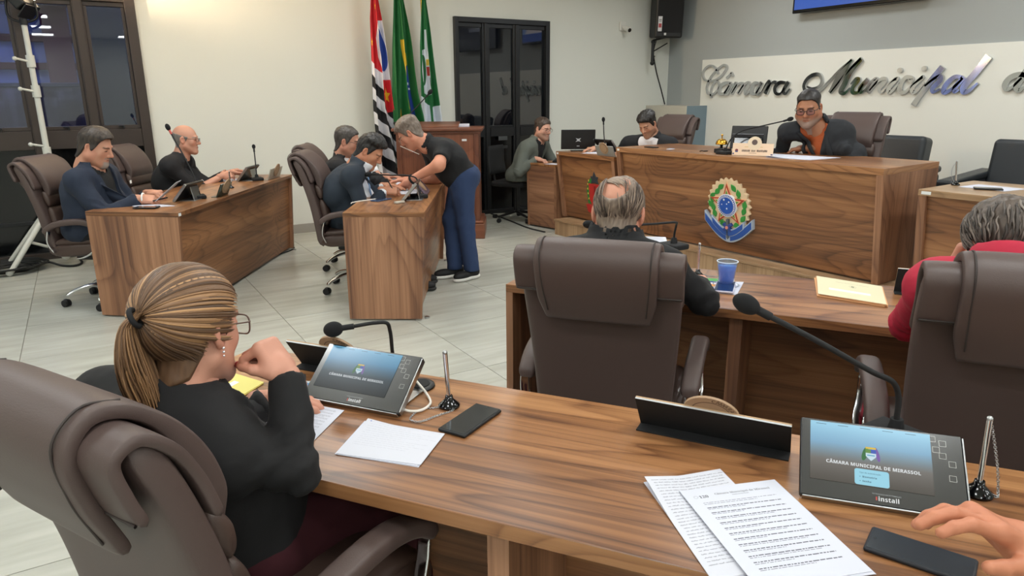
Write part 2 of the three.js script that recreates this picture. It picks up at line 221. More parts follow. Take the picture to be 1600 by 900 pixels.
// a head in its own axes: y up, +z = face, origin between the ears
function headField(P) {
  const fat = P.fat || 0, lf = P.female ? .93 : 1;
  const cran = ellip(V(0, .035, -.012), [.0745, .086, .098]), face = ellip(V(0, -.03, .026), [(.060 + fat * .010) * lf, .086, .067]);
  const jaws = [1, -1].map(s => capsule(V(s * (.050 + fat * .008) * lf, -.055, .0), V(s * .012, -.100, .066), .026 + fat * .006, .021 + fat * .004));
  const skull = blend([cran, face, ...jaws], .035);
  const cheeks = blend([1, -1].map(s => ellip(V(s * .042 * lf, -.024, .056), [.022 + fat * .005, .026, .020])), .01);
  const brow = capsule(V(-.036, .024, .084), V(.036, .024, .084), .009, .009), nose = blend([capsule(V(0, .012, .092), V(0, -.028, .112), .0085, .0125), capsule(V(-.011, -.034, .098), V(.011, -.034, .098), .0085, .0085)], .008);
  const lips = blend([capsule(V(-.017, -.0625, .087), V(.017, -.0625, .087), .0055, .0055), capsule(V(0, -.060, .094), V(0, -.070, .092), .006, .007)], .008), chin = ellip(V(0, -.104, .074), [.022, .018, .018]);
  const sockets = [1, -1].map(s => ellip(V(s * .0315, .004, .098), [.017, .011, .013])), lids = [1, -1].map(s => ellip(V(s * .0315, .003, .078), [.0145, .0125, .0125]));
  const ears = [1, -1].map(s => { const e = ellip(V(s * .078, -.004, -.008), [.010, .033, .021], V(Math.cos(.35), 0, s * Math.sin(.35)).normalize(), V(0, 1, -.12).normalize(), V(-s * Math.sin(.35), .12, Math.cos(.35)).normalize()), c = ellip(V(s * .086, .0, -.004), [.007, .019, .011]); return (x, y, z) => smax(e(x, y, z), -c(x, y, z), .005); });
  const neck = capsule(V(0, -.04, -.022), V(0, -.16, -.035), .056 + fat * .012 - (P.female ? .008 : 0), .060 + fat * .012 - (P.female ? .008 : 0));
  const f = (x, y, z) => { let d = smin(skull(x, y, z), cheeks(x, y, z), .02); d = smin(d, brow(x, y, z), .016); d = smin(d, chin(x, y, z), .02); for (const s of sockets) d = smax(d, -s(x, y, z), .012); for (const l of lids) d = smin(d, l(x, y, z), .003); d = smin(d, nose(x, y, z), .010); d = smin(d, lips(x, y, z), .008); for (const e of ears) d = smin(d, e(x, y, z), .006); return smin(d, neck(x, y, z), .025); };
  return { f, skull, crown: (x, y, z) => smin(skull(x, y, z), neck(x, y, z), .03) };
}
const HAIRLINE = [[0, .072], [.45, .070], [.85, .052], [1.15, .008], [1.35, -.018], [1.5, -.012], [1.62, .028], [1.85, .008], [2.1, -.045], [2.5, -.092], [3.2, -.112]];
function hairline(phi, recede = 0) { let i = 0; while (i < HAIRLINE.length - 2 && HAIRLINE[i + 1][0] < phi) i++; const [a, ya] = HAIRLINE[i], [b, yb] = HAIRLINE[i + 1], t = clamp((phi - a) / (b - a), 0, 1); return mixf(ya, yb, t) + recede * (phi < 1.1 ? sstep(1.1, .5, phi) * (.6 + .4 * sstep(0, .5, phi)) : 0); }
function skinColor(P) {                                               // local head coordinates -> colour of the skin, lips, brows, stubble
  const sk = lin(P.skin), lip = cmix(sk, lin('#8a3d38'), .45), brow = lin(P.browColor || P.hair || '#201812'), red = cmix(sk, lin('#c0604a'), .30), beard = lin(P.beard || '#777070');
  return (x, y, z) => {
    let c = sk; c = cmix(c, red, .7 * Math.exp(-(((Math.abs(x) - .042) / .02) ** 2 + ((y + .03) / .02) ** 2)) * (z > .03 ? 1 : 0)); c = cmix(c, red, .7 * Math.exp(-((x / .016) ** 2 + ((y + .03) / .016) ** 2)) * (z > .09 ? 1 : 0));
    if (Math.abs(x) > .074) c = cmix(c, red, .6);
    if (z > .06) {
      const ax = Math.abs(x) - .032, by = y - (.024 - .004 * Math.abs(ax) / .02); c = cmix(c, brow, (P.brow ?? .8) * sstep(.0065, .003, Math.abs(by)) * sstep(.024, .016, Math.abs(ax)));
      const ey = (y - .001) / .0035, exx = ax / .013; const e = exx * exx + ey * ey; if (e < 1.6) c = cmix(c, lin('#1c1512'), sstep(1.6, .5, e) * .9);
      if (Math.abs(x) < .022 && Math.abs(y + .063) < .009) c = cmix(c, lip, .8 * sstep(.009, .005, Math.abs(y + .063)) * sstep(.022, .014, Math.abs(x))); if (Math.abs(y + .0625) < .0016 && Math.abs(x) < .017) c = cmix(c, lin('#5a2c26'), .6);
    }
    if (P.beard) { const b = P.beardFn ? P.beardFn(x, y, z) : sstep(-.035, -.05, y) * sstep(.02, .04, z) + sstep(-.03, -.045, y) * sstep(-.01, .02, z) * sstep(.03, .05, Math.abs(x)); const lipless = 1 - sstep(.012, .008, Math.abs(y + .063)) * sstep(.026, .02, Math.abs(x)); c = cmix(c, beard, clamp(b, 0, 1) * lipless * (P.beardK ?? .6) * (.75 + .5 * vnoise(x * 400, y * 400, z * 400))); }
    if (P.scalp) c = cmix(c, lin(P.scalp), .35 * sstep(.02, .06, y) * sstep(.05, .02, z));
    return c;
  };
}
function person(P) {
  const base = V(P.base[0], P.floor || 0, P.base[1]); const root = thing('person', P.label, 'person', [base.x, base.y, base.z]);
  const loc = p => vec(p).clone().sub(base), yaw = rad(P.yaw), F = V(Math.sin(yaw), 0, Math.cos(yaw)), L = V(Math.cos(yaw), 0, -Math.sin(yaw)), U = V(0, 1, 0);
  const hd = loc(P.head), hm = new THREE.Matrix4().makeRotationFromEuler(new THREE.Euler(rad(P.hpitch || 0), rad(P.hyaw ?? P.yaw), rad(P.hroll || 0), 'YXZ')), hs = P.hscale || 1;
  const he = hm.elements, h2l = (x, y, z) => { const px = (x - hd.x) / hs, py = (y - hd.y) / hs, pz = (z - hd.z) / hs; return [px * he[0] + py * he[1] + pz * he[2], px * he[4] + py * he[5] + pz * he[6], px * he[8] + py * he[9] + pz * he[10]]; }, l2h = (x, y, z) => V(x * hs, y * hs, z * hs).applyMatrix4(hm).add(hd);
  const NB = P.neck ? loc(P.neck) : hd.clone().addScaledVector(U, -.19).addScaledVector(F, -.045), PV = loc(P.pelvis), bk = P.bulk || 0;
  const CH = PV.clone().lerp(NB, .66).addScaledVector(F, P.hunch ?? -.03), BL = PV.clone().lerp(NB, .30).addScaledVector(F, .01 + bk * .4), S = NB.clone().sub(CH).normalize(), S0 = NB.clone().sub(PV).normalize();
  const tw = rad(P.twist || 0), SL = L.clone().multiplyScalar(Math.cos(tw)).addScaledVector(F, -Math.sin(tw)), FS = SL.clone().cross(S).normalize(), sw = P.sw || .185;
  const shL = P.shL ? loc(P.shL) : NB.clone().addScaledVector(S, -.055).addScaledVector(SL, sw), shR = P.shR ? loc(P.shR) : NB.clone().addScaledVector(S, -.055).addScaledVector(SL, -sw);
  // arms
  const arm = (sh, H, side) => { const D = V(...H.dir).normalize(), W = loc(H.at), up = H.up ?? .30, fo = H.fo ?? .265, d = W.clone().sub(sh); let l = d.length(), k = Math.max(1, l / (up + fo - .004)), a = up * k, b = fo * k; const dn = d.clone().normalize(), ca = (a * a + l * l - b * b) / (2 * l), hgt = Math.sqrt(Math.max(0, a * a - ca * ca)), pole = V(...(H.pole || [0, -1, 0])).addScaledVector(L, side * (H.out ?? .5)).addScaledVector(F, -.3); pole.addScaledVector(dn, -pole.dot(dn)).normalize(); const E = H.elbow ? loc(H.elbow) : sh.clone().addScaledVector(dn, ca).addScaledVector(pole, hgt); return { sh, E, W, D, H, side, hand: handField(W, D, V(...H.palm), side, POSE[H.pose || 'rest'], H.s || 1) }; };
  const arms = []; if (P.handL) arms.push(arm(shL, P.handL, 1)); if (P.handR) arms.push(arm(shR, P.handR, -1));
  const ar = P.armR ?? .9;
  // torso field for skin (thin) and clothes (thick)
  const torso = (o) => [ellip(CH, [.160 + .5 * bk + o, .185 + o, .112 + .6 * bk + o], SL, S, FS), ellip(BL, [.142 + bk + o, .165 + o, .112 + 1.15 * bk + o], L, S0, L.clone().cross(S0).normalize()), ellip(PV, [.165 + .7 * bk + o, .125 + o, .135 + .6 * bk + o], L, U, F), capsule(shL.clone().addScaledVector(SL, -.02), shR.clone().addScaledVector(SL, .02), .058 + o, .058 + o), capsule(NB.clone().addScaledVector(S, .025), shL, .050 + o * .6, .050 + o), capsule(NB.clone().addScaledVector(S, .025), shR, .050 + o * .6, .050 + o)];
  const legsOf = (o) => !P.legs ? [] : P.legs.flatMap(q => { const h = PV.clone().addScaledVector(L, q.side * .088), k = loc(q.knee), a = loc(q.ankle); return [capsule(h, k, .088 + .3 * bk + o, .062 + o), capsule(k, a, .058 + o, .046 + o * 1.4)]; });
  const sk = -.012, hc = headField(P), sc = skinColor(P), skinC = lin(P.skin), cellB = P.cell || .014;
  const limbs = arms.flatMap(a => [capsule(a.sh, a.E, .050 * ar, .041 * ar), capsule(a.E, a.W, .042 * ar, .028)]), hcap = capsule(l2h(0, -.05, -.022), NB.clone().addScaledVector(S, -.03), .058 * hs, .064 * hs);
  const bodyF = blend([...torso(sk), ...limbs, hcap, ...legsOf(sk)], .04);
  const all = [PV, NB, CH, shL, shR, ...arms.flatMap(a => [a.E, a.W]), ...(P.legs || []).flatMap(q => [loc(q.knee), loc(q.ankle)])];
  const bb = m => { const lo = [1e9, 1e9, 1e9], hi = [-1e9, -1e9, -1e9]; for (const p of all) { const q = [p.x, p.y, p.z]; for (let i = 0; i < 3; i++) { lo[i] = Math.min(lo[i], q[i]); hi[i] = Math.max(hi[i], q[i]); } } return [lo.map(v => v - m - bk), hi.map(v => v + m + bk)]; };
  const [blo, bhi] = bb(.24), hcell = P.headCell || .0045, handCell = P.handCell || .005;
  const headF = (x, y, z) => { const q = h2l(x, y, z); return hc.f(q[0], q[1], q[2]) * hs; }, headCol = (x, y, z) => { const q = h2l(x, y, z); return sc(q[0], q[1], q[2]); };
  const hb = .19 * hs, parts = [mesh(bodyF, blo, bhi, cellB, () => skinC), mesh(headF, [hd.x - hb, hd.y - hb, hd.z - hb], [hd.x + hb, hd.y + hb, hd.z + hb], hcell, headCol)];
  for (const a of arms) { const [lo, hi] = bounds(a.hand.f, a.hand.lo, a.hand.hi, .012); parts.push(mesh(a.hand.f, lo, hi, handCell, (x, y, z) => { let c = skinC; if (P.nail) for (const [q, d, n, r] of a.hand.nails) { const dx = x - q.x, dy = y - q.y, dz = z - q.z, nd = dx * n.x + dy * n.y + dz * n.z, al = dx * d.x + dy * d.y + dz * d.z; if (Math.hypot(dx, dy, dz) < r * 1.7 && nd > r * .35 && al > -r * 1.1) c = lin(P.nail); } return cmix(c, lin('#b0604c'), .16 * vnoise(x * 60, y * 60, z * 60)); })); }
  const body = obj('body', joinColored(parts), M_skin, root);
  // clothes
  const T = P.top, o = T.type === 'tee' ? .004 : T.type === 'blazer' ? .012 : .016, nf = (x, y, z) => .0035 * (vnoise(x * 16, y * 16, z * 16) - .5) * 2 + .002 * (vnoise(x * 42, y * 42, z * 42) - .5) * 2;
  const cutEnd = (f, p, d) => (x, y, z) => Math.max(f(x, y, z), (x - p.x) * d.x + (y - p.y) * d.y + (z - p.z) * d.z);
  const sleeves = (k, e, stop) => arms.flatMap(a => { const up = a.E.clone().sub(a.sh).normalize(), fd = a.W.clone().sub(a.E).normalize(); const fold = (f, amp) => (x, y, z) => { const s = (x - a.E.x) * fd.x + (y - a.E.y) * fd.y + (z - a.E.z) * fd.z, q = (x - a.E.x) * up.x + (y - a.E.y) * up.y + (z - a.E.z) * up.z; return f(x, y, z) - amp * Math.sin((s - q) * 95 + 4 * vnoise(x * 14, y * 14, z * 14)) * Math.exp(-((s * s + q * q) / .012)); };
    if (stop < 1) return [cutEnd(capsule(a.sh, a.E, .056 * ar + e, .056 * ar + e), a.sh.clone().lerp(a.E, stop), up)];
    return [fold(capsule(a.sh, a.E, .058 * ar + e, .046 * ar + e), .005), fold(cutEnd(capsule(a.E, a.W.clone().addScaledVector(fd, .02), .047 * ar + e, .033 + e), a.E.clone().lerp(a.W, k), fd), .004)]; });
  const tl = (x, y, z) => { const px = x - NB.x, py = y - NB.y, pz = z - NB.z; return [px * SL.x + py * SL.y + pz * SL.z, px * S.x + py * S.y + pz * S.z, px * FS.x + py * FS.y + pz * FS.z]; };
  const neckCut = capsule(NB.clone().addScaledVector(S, .0).addScaledVector(F, .0), l2h(0, -.06, -.01), (T.neckR || .068) * hs, (T.neckR || .07) * hs + .01);
  const collar = (mr, tr, lift) => { const c = NB.clone().addScaledVector(S, lift + .014), ax = l2h(0, -.05, -.02).sub(NB).normalize().lerp(S, .4).normalize(); return (x, y, z) => { const px = x - c.x, py = y - c.y, pz = z - c.z, h = px * ax.x + py * ax.y + pz * ax.z, r = Math.sqrt(Math.max(0, px * px + py * py + pz * pz - h * h)); const dr = r - mr - .12 * h; return Math.hypot(dr, h * .45) - tr; }; };
  const hem = T.hem !== undefined ? T.hem - base.y : PV.y - .10, hemCut = f => (x, y, z) => Math.max(f(x, y, z), P.hemDir ? (x - PV.x) * P.hemDir[0] + (y - PV.y) * P.hemDir[1] + (z - PV.z) * P.hemDir[2] : hem - y);
  const open = T.open; let topField = smin2(blend([...torso(o)], .05), blend([...sleeves(T.cuff ?? .93, o * .55, T.sleeve ?? 1), () => 9], .02), .03);
  if (T.collar) topField = smin2(topField, collar(T.collar[0], T.collar[1], T.collar[2]), .012);
  const openF = open ? (x, y, z) => { const [a, b, c] = tl(x, y, z); const t = (b + open.depth) / open.depth; return Math.max(Math.abs(a - (open.skew || 0) * (1 - t)) - open.hw * clamp(t, 0, 1.6) - .004, -c + .01, -b - open.depth); } : null;
  const lapel = open ? (x, y, z) => { const [a, b, c] = tl(x, y, z); if (c < 0) return 0; const t = (b + open.depth) / open.depth; const q = Math.abs(a) - open.hw * clamp(t, 0, 1.6); return .006 * sstep(0, .08, t) * sstep(.05 * Math.min(1, t * 1.6), .05 * Math.min(1, t * 1.6) - .006, q) * sstep(.05, .03, b); } : () => 0;
  const fullTop = hemCut((x, y, z) => { let d = topField(x, y, z) + nf(x, y, z) - lapel(x, y, z); d = smax(d, -neckCut(x, y, z), .008); if (openF) d = smax(d, -openF(x, y, z), .004); return d; });
  obj(T.name || 'jacket', mesh(fullTop, blo, bhi, P.clothCell || .012), T.mat || M_cloth(T.color, T.rough), root);
  if (open && !open.plain) for (const s of [1, -1]) {                    // lapels: turned-back edges lying on the chest
    const rows = [], n = 18, put = (a, b, off) => { let c0 = -.02, c1 = .34; const q = c => NB.clone().addScaledVector(SL, a).addScaledVector(S, b).addScaledVector(FS, c); for (let c = -.02; c < .34; c += .01) { const p = q(c); if (topField(p.x, p.y, p.z) < 0) c0 = c; } c1 = c0 + .01; for (let i = 0; i < 7; i++) { const m = (c0 + c1) / 2, p = q(m); topField(p.x, p.y, p.z) < 0 ? c0 = m : c1 = m; } return q(c0 + off); };
    const pos = [], idx = []; for (let i = 0; i <= n; i++) { const t = i / n, b = mixf(-open.depth, .015, t), a = s * (open.hw * t + .001), w = t < .70 ? mixf(.006, open.lw || .058, t / .70) : t < .76 ? mixf(open.lw || .058, .030, (t - .70) / .06) : mixf(.036, .030, (t - .76) / .24); for (const [k, off] of [[0, .001], [0, .011], [.5, .010], [1, .008], [1, -.004], [.5, -.004]]) { const p = put(a + s * w * k, b + (t > .6 ? w * k * .35 : 0), off); pos.push(p.x, p.y, p.z); } }
    for (let i = 0; i < n; i++) for (let j = 0; j < 6; j++) { const a = i * 6 + j, b = i * 6 + (j + 1) % 6; idx.push(a, b, a + 6, b, b + 6, a + 6); } const g = new THREE.BufferGeometry(); g.setAttribute('position', new THREE.Float32BufferAttribute(pos, 3)); g.setIndex(idx); g.computeVertexNormals(); obj('lapel', g, T.mat || M_cloth(T.color, T.rough), root);
  }
  if (T.shirt) {
    let sf = smin2(blend(torso(.004), .05), blend([...(T.shirtCuff ? arms.map(a => { const fd = a.W.clone().sub(a.E).normalize(); return cutEnd(capsule(a.E.clone().lerp(a.W, .7), a.W.clone().addScaledVector(fd, .02), .036, .036), a.E.clone().lerp(a.W, T.shirtCuff), fd); }) : []), () => 9], .01), .01);
    if (T.shirtCollar) sf = smin2(sf, collar(.064 * hs, .013, T.shirtCollar), .008);
    obj(T.shirtName || 'shirt', mesh(hemCut((x, y, z) => { const [a, b, c] = tl(x, y, z); return smax(sf(x, y, z), -neckCut(x, y, z) - .004, .006); }), blo, bhi, P.clothCell || .012), M_cloth(T.shirt, .8), root);
  }
  if (T.tie) { const pts = [0, .2, .45, .75, 1].map(t => { const q = NB.clone().addScaledVector(S, mixf(.0, -open.depth - .06, t)); let c = .02; for (let i = 0; i < 60; i++) { const p = q.clone().addScaledVector(FS, c); if (blend(torso(.004), .05)(p.x, p.y, p.z) > .004) break; c += .005; } return q.addScaledVector(FS, c); }); obj('tie', sweep(pts, SL, t => .034 + .03 * t, .010, 16, 3), M_cloth(T.tie, .6), root); }
  if (P.legs) {
    const lf = blend([...legsOf(.014), ellip(PV, [.17 + .7 * bk, .13, .14 + .6 * bk], L, U, F)], .04), dn = (x, y, z) => lf(x, y, z) + nf(x, y, z) * 1.4; const low = Math.min(...P.legs.map(q => loc(q.ankle).y)) - .02;
    obj('trousers', mesh((x, y, z) => Math.max(dn(x, y, z), low - y), blo.map((v, i) => i === 1 ? v - .02 : v), bhi, .014), M_cloth(P.trousers, .9), root);
    for (const q of P.legs) if (q.shoe) { const a = loc(q.ankle), d = V(Math.sin(rad(q.toe ?? P.yaw)), 0, Math.cos(rad(q.toe ?? P.yaw))), x = V(d.z, 0, -d.x); const at = (f, s, h) => V(a.x, 0, a.z).addScaledVector(d, f).addScaledVector(x, s).setY(h + (P.floor || 0) - base.y); const up = blend([ellip(at(-.02, 0, .06), [.042, .05, .06], x, U, d), ellip(at(.10, 0, .045), [.045, .036, .09], x, U, d)], .03), sf = (X, Y, Z) => Math.max(up(X, Y, Z), .022 - Y); const r = [[a.x - .3, -.02, a.z - .3], [a.x + .3, .2, a.z + .3]]; const shoe = obj('shoe', mesh(sf, r[0], r[1], .007), M_cloth(q.shoe, .7), root); const sole = blend([ellip(at(-.02, 0, .02), [.046, .03, .066], x, U, d), ellip(at(.10, 0, .02), [.050, .03, .097], x, U, d)], .03); obj('sole', mesh((X, Y, Z) => Math.max(sole(X, Y, Z), Y - .03, .002 - Y), r[0], r[1], .007), hex(q.sole || 0x222222, .7), shoe); }
  }
  // hair
  if (P.hairStyle) {
    const st = P.hairStyle, hcx = lin(P.hair), hc2 = lin(P.hair2 || P.hair), hskull = hc.crown, bump = st.bump ?? .0022;
    const hf = (x, y, z) => { const q = h2l(x, y, z), [a, b, c] = q, phi = Math.atan2(Math.abs(a), c); let m = sstep(-.009, .009, b - hairline(phi, st.recede || 0)); if (st.bald) m *= 1 - st.bald(a, b, c); const t = st.thick(a, b, c, phi); return (hskull(a, b, c) - t * m + (1 - m) * .012 - bump * m * (vnoise(a * 230 + b * 30, b * 60, c * 130 + b * 20) - .5) * 2 - bump * 1.4 * m * (vnoise(a * 70, b * 30, c * 50) - .5) * 2) * hs; };
    const hcol = (x, y, z) => { const [a, b, c] = h2l(x, y, z); let t = vnoise(a * 200 + b * 25, b * 45, c * 120); if (st.grey) t = clamp(t + st.grey(a, b, c), 0, 1); return cmix(hcx, hc2, t); };
    const hbx = .20 * hs; obj('hair', mesh(hf, [hd.x - hbx, hd.y - hbx, hd.z - hbx], [hd.x + hbx, hd.y + hbx, hd.z + hbx], P.hairCell || hcell, hcol), M_hair, root);
  }
  if (P.beardMesh) { const B = P.beardMesh, bc = lin(P.beard), f = (x, y, z) => { const [a, b, c] = h2l(x, y, z), m = B.mask(a, b, c); return (hc.f(a, b, c) - B.t * m + (1 - m) * .01 - .0015 * m * (vnoise(a * 300, b * 300, c * 300) - .5)) * hs; }; const hbx = .17 * hs; obj('beard', mesh(f, [hd.x - hbx, hd.y - hbx, hd.z - hbx], [hd.x + hbx, hd.y + hbx, hd.z + hbx], hcell, (x, y, z) => cmix(bc, lin(P.beard2 || P.beard), vnoise(x * 300, y * 300, z * 300))), M_hair, root); }
  if (P.glasses) glasses(root, l2h, P.glasses, hs);
  return { root, l2h, h2l, hc, hs, hd, arms, NB, S, SL, FS, headF, torso };
}
function glasses(root, l2h, G, hs) {
  const rim = s => { const pts = []; for (let i = 0; i < 24; i++) { const a = i / 24 * 2 * Math.PI, e = .62, x = Math.sign(Math.cos(a)) * Math.abs(Math.cos(a)) ** e * .0255, y = Math.sign(Math.sin(a)) * Math.abs(Math.sin(a)) ** e * (G.h || .0175); pts.push(l2h(s * .0345 + x, -.001 + y + (G.y || 0), .108 - .25 * (x * s) * (x * s > 0 ? 1 : .2))); } return tube(pts, G.r || .0017, 48, 6, true); };
  const fr = [rim(1), rim(-1), tube([l2h(-.010, .004 + (G.y || 0), .109), l2h(0, .007 + (G.y || 0), .111), l2h(.010, .004 + (G.y || 0), .109)], G.r || .0017, 8, 6)]; for (const s of [1, -1]) fr.push(tube([l2h(s * .060, .008 + (G.y || 0), .102), l2h(s * .074, .009 + (G.y || 0), .085), l2h(s * .0785, .012 + (G.y || 0) * .5, .02), l2h(s * .0785, .014, -.005), l2h(s * .077, -.004, -.028)], G.r || .0017, 20, 6));
  const f = obj('glasses', fr, hex(G.color, .3, G.metal || 0), root), lm = phys({ color: G.tint || 0xffffff, roughness: .03, transmission: 1, thickness: 0, ior: 1.5 }); [1, -1].forEach(s => { const g = new THREE.CircleGeometry(.0235, 24).scale(1, (G.h || .0175) / .0245, 1); const p = g.attributes.position; for (let i = 0; i < p.count; i++) { const q = l2h(s * .0345 + p.getX(i), -.001 + p.getY(i) + (G.y || 0), .1075); p.setXYZ(i, q.x, q.y, q.z); } g.computeVertexNormals(); obj('lens', g, lm, f); });
}
// hair locks: flattened tapering strands over a path of points
function lock(pts, w, t, color, n = 10, seg = 6) {
  const c = new THREE.CatmullRomCurve3(pts, false, 'centripetal'), pos = [], idx = [], col = []; const ctr = lock.center;
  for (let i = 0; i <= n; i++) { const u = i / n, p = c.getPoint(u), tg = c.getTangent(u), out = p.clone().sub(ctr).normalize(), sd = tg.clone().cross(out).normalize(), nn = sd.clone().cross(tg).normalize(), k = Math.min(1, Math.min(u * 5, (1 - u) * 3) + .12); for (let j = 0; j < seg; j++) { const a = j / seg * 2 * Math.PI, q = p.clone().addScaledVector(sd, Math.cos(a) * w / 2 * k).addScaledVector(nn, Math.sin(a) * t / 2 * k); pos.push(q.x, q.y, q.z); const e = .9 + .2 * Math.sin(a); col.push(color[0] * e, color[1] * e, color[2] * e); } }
  for (let i = 0; i < n; i++) for (let j = 0; j < seg; j++) { const a = i * seg + j, b = i * seg + (j + 1) % seg; idx.push(a, b, a + seg, b, b + seg, a + seg); }
  const g = new THREE.BufferGeometry(); g.setAttribute('position', new THREE.Float32BufferAttribute(pos, 3)); g.setAttribute('color', new THREE.Float32BufferAttribute(col, 3)); g.setIndex(idx); g.computeVertexNormals(); return g;
}
// ---------------------------------------------------------------- the room shell
const ZA = -7.95, XB = 7.43, XL = -4.6, ZN = 9.0, CEIL = 3.15;
const plaster = (() => { const T = dataTex(512, 512, (x, y) => { const v = 128 + 60 * (vnoise(x / 60, y / 60, 1) - .5) + 60 * (vnoise(x / 5, y / 5, 2) - .5); return [v, v, v]; }, false); T.repeat.set(.7, .7); return T; })();
const M_wall = std({ color: 0xd9dad1, roughness: .82, bumpMap: plaster, bumpScale: .0006 }), M_wallGrey = std({ color: 0xa0a5a4, roughness: .8, bumpMap: plaster, bumpScale: .0006 }), M_ceil = hex(0xe9e9e4, .9), M_base = hex(0x9a958c, .5);
const WIN = { x0: -1.65, x1: .61, y0: .0, y1: 2.42 }, DOOR = { x0: 3.97, x1: 5.33, y0: 0, y1: 2.39 };
const wallBox = (x0, x1, y0, y1) => worldUV(box(x1 - x0, y1 - y0, .16, (x0 + x1) / 2, (y0 + y1) / 2, ZA - .08));
struct('wall_back', [wallBox(XL, WIN.x0, 0, CEIL), wallBox(WIN.x0, WIN.x1, WIN.y1, CEIL), wallBox(WIN.x1, DOOR.x0, 0, CEIL), wallBox(DOOR.x0, DOOR.x1, DOOR.y1, CEIL), wallBox(DOOR.x1, XB + .16, 0, CEIL)], M_wall);
struct('wall_right', worldUV(box(.16, CEIL, ZN - ZA, XB + .08, CEIL / 2, (ZN + ZA) / 2)), M_wallGrey);
struct('wall_left', worldUV(box(.16, CEIL, ZN - ZA, XL - .08, CEIL / 2, (ZN + ZA) / 2)), M_wall);
struct('wall_front', worldUV(box(XB - XL + .3, CEIL, .16, (XB + XL) / 2, CEIL / 2, ZN + .08)), M_wall);
struct('ceiling', box(XB - XL + .3, .12, ZN - ZA + .3, (XB + XL) / 2, CEIL + .06, (ZN + ZA) / 2), M_ceil);
struct('baseboard_back', [rbox(DOOR.x0 - WIN.x1, .10, .018, .004, (DOOR.x0 + WIN.x1) / 2, .05, ZA + .009), rbox(XB - DOOR.x1, .10, .018, .004, (XB + DOOR.x1) / 2, .05, ZA + .009)], M_base);
// sheltered half-height block in the corner under the loudspeaker
struct('trim_1', worldUV(rbox(.40, 1.33, .82, .006, 7.23, .665, -7.54)), hex(0xb9b5a8, .75));
struct('trim_2', worldUV(rbox(.40, 1.33, .008, .002, 7.23, .665, -7.126)), hex(0x74868f, .75));
// floor: big porcelain tiles with recessed joints; the laying direction is turned a little against the walls
{
  const stone = seed => dataTex(512, 512, (x, y) => { const a = x / 512, b = y / 512, n = (fu, fv, s) => { const k = sstep(.88, 1, b), k2 = sstep(.88, 1, a); const q = (p, r) => vnoise(p * fu, r * fv, s + seed * 3.7); return mixf(mixf(q(a, b), q(a - 1, b), k2), mixf(q(a, b - 1), q(a - 1, b - 1), k2), k); }; const v = .5 * n(3, 16, 1) + .3 * n(7, 40, 4) + .2 * n(3, 3, 8), w = n(40, 120, 11); const k = (v - .5) * 1.5 + (w - .5) * .16; return [178 + 26 * k, 178 + 26 * k, 168 + 28 * k]; });
  const floor = structGroup('floor'); const st = [stone(1), stone(2)]; const mats = st.map(map => std({ map, roughness: .26 }));
  obj('screed', box(XB - XL + .3, .1, ZN - ZA + .3, (XB + XL) / 2, -.0545, (ZN + ZA) / 2), hex(0x7f7a70, .9), floor);
  const S = .765, g0 = (() => { const a = S / 2 - .0012, b = a - .0012, h = .0045; const g = hexa([[-a, -.004, -a], [a, -.004, -a], [a, -.004, a], [-a, -.004, a]], [[-b, h, -b], [b, h, -b], [b, h, b], [-b, h, b]]); return g; })();
  const variants = []; for (let i = 0; i < 8; i++) { const g = g0.clone(), p = g.attributes.position, uv = []; for (let k = 0; k < p.count; k++) uv.push((p.getX(k) + .385) / 1.6 + i * .293, (p.getZ(k) + .385) / .9 + i * .417); g.setAttribute('uv', new THREE.Float32BufferAttribute(uv, 2)); variants.push(g); }
  const ang = 0, R = rng(4), ox = 1.03, oz = -3.29, rest = []; const fx = V(Math.cos(ang), 0, Math.sin(ang)), fz = V(-Math.sin(ang), 0, Math.cos(ang));
  for (let i = -8; i <= 9; i++) for (let j = -7; j <= 17; j++) {
    const c = V(ox, -.0045, oz).addScaledVector(fx, (i + .5) * S).addScaledVector(fz, (j + .5) * S); if (c.x < XL - .5 || c.x > XB + .5 || c.z < ZA - .5 || c.z > ZN + .5) continue; const v = variants[Math.floor(R() * 8)], k = Math.floor(R() * 2);
    if (c.z < -1.0 && c.x > -1.6 && c.x < 5.6) { const m = shade(new THREE.Mesh(v, mats[k])); m.name = 'tile'; m.position.copy(c); m.rotation.y = -ang; floor.add(m); } else rest.push(v.clone().rotateY(-ang).translate(c.x, c.y, c.z));
  }
  const r = obj('tiling', rest, mats[0], floor); r.userData.kind = 'stuff';
}
// the raised platform of the board table
const PA = V(.0654, 0, .9979), PNV = V(-.9979, 0, .0654);              // along the platform edge / towards the public
{
  const e0 = V(4.335, 0, -6.33), e1 = e0.clone().addScaledVector(PA, 9.2); const p = structGroup('trim_3'); p.userData.kind = 'structure';
  obj('platform_deck', worldUV(slab([[e0.x, e0.z], [e1.x, e1.z], [XB, e1.z], [XB, e0.z]], .15, .17, .002), 'h', PA), wood(paleWood, .5), p);
  obj('platform_riser', worldUV(hexa([[e0.x + .012, .0, e0.z + .01], [e1.x + .012, .0, e1.z], [XB, 0, e1.z], [XB, 0, e0.z + .01]], [[e0.x + .012, .15, e0.z + .01], [e1.x + .012, .15, e1.z], [XB, .15, e1.z], [XB, .15, e0.z + .01]]), 'v'), M.pale, p);
}
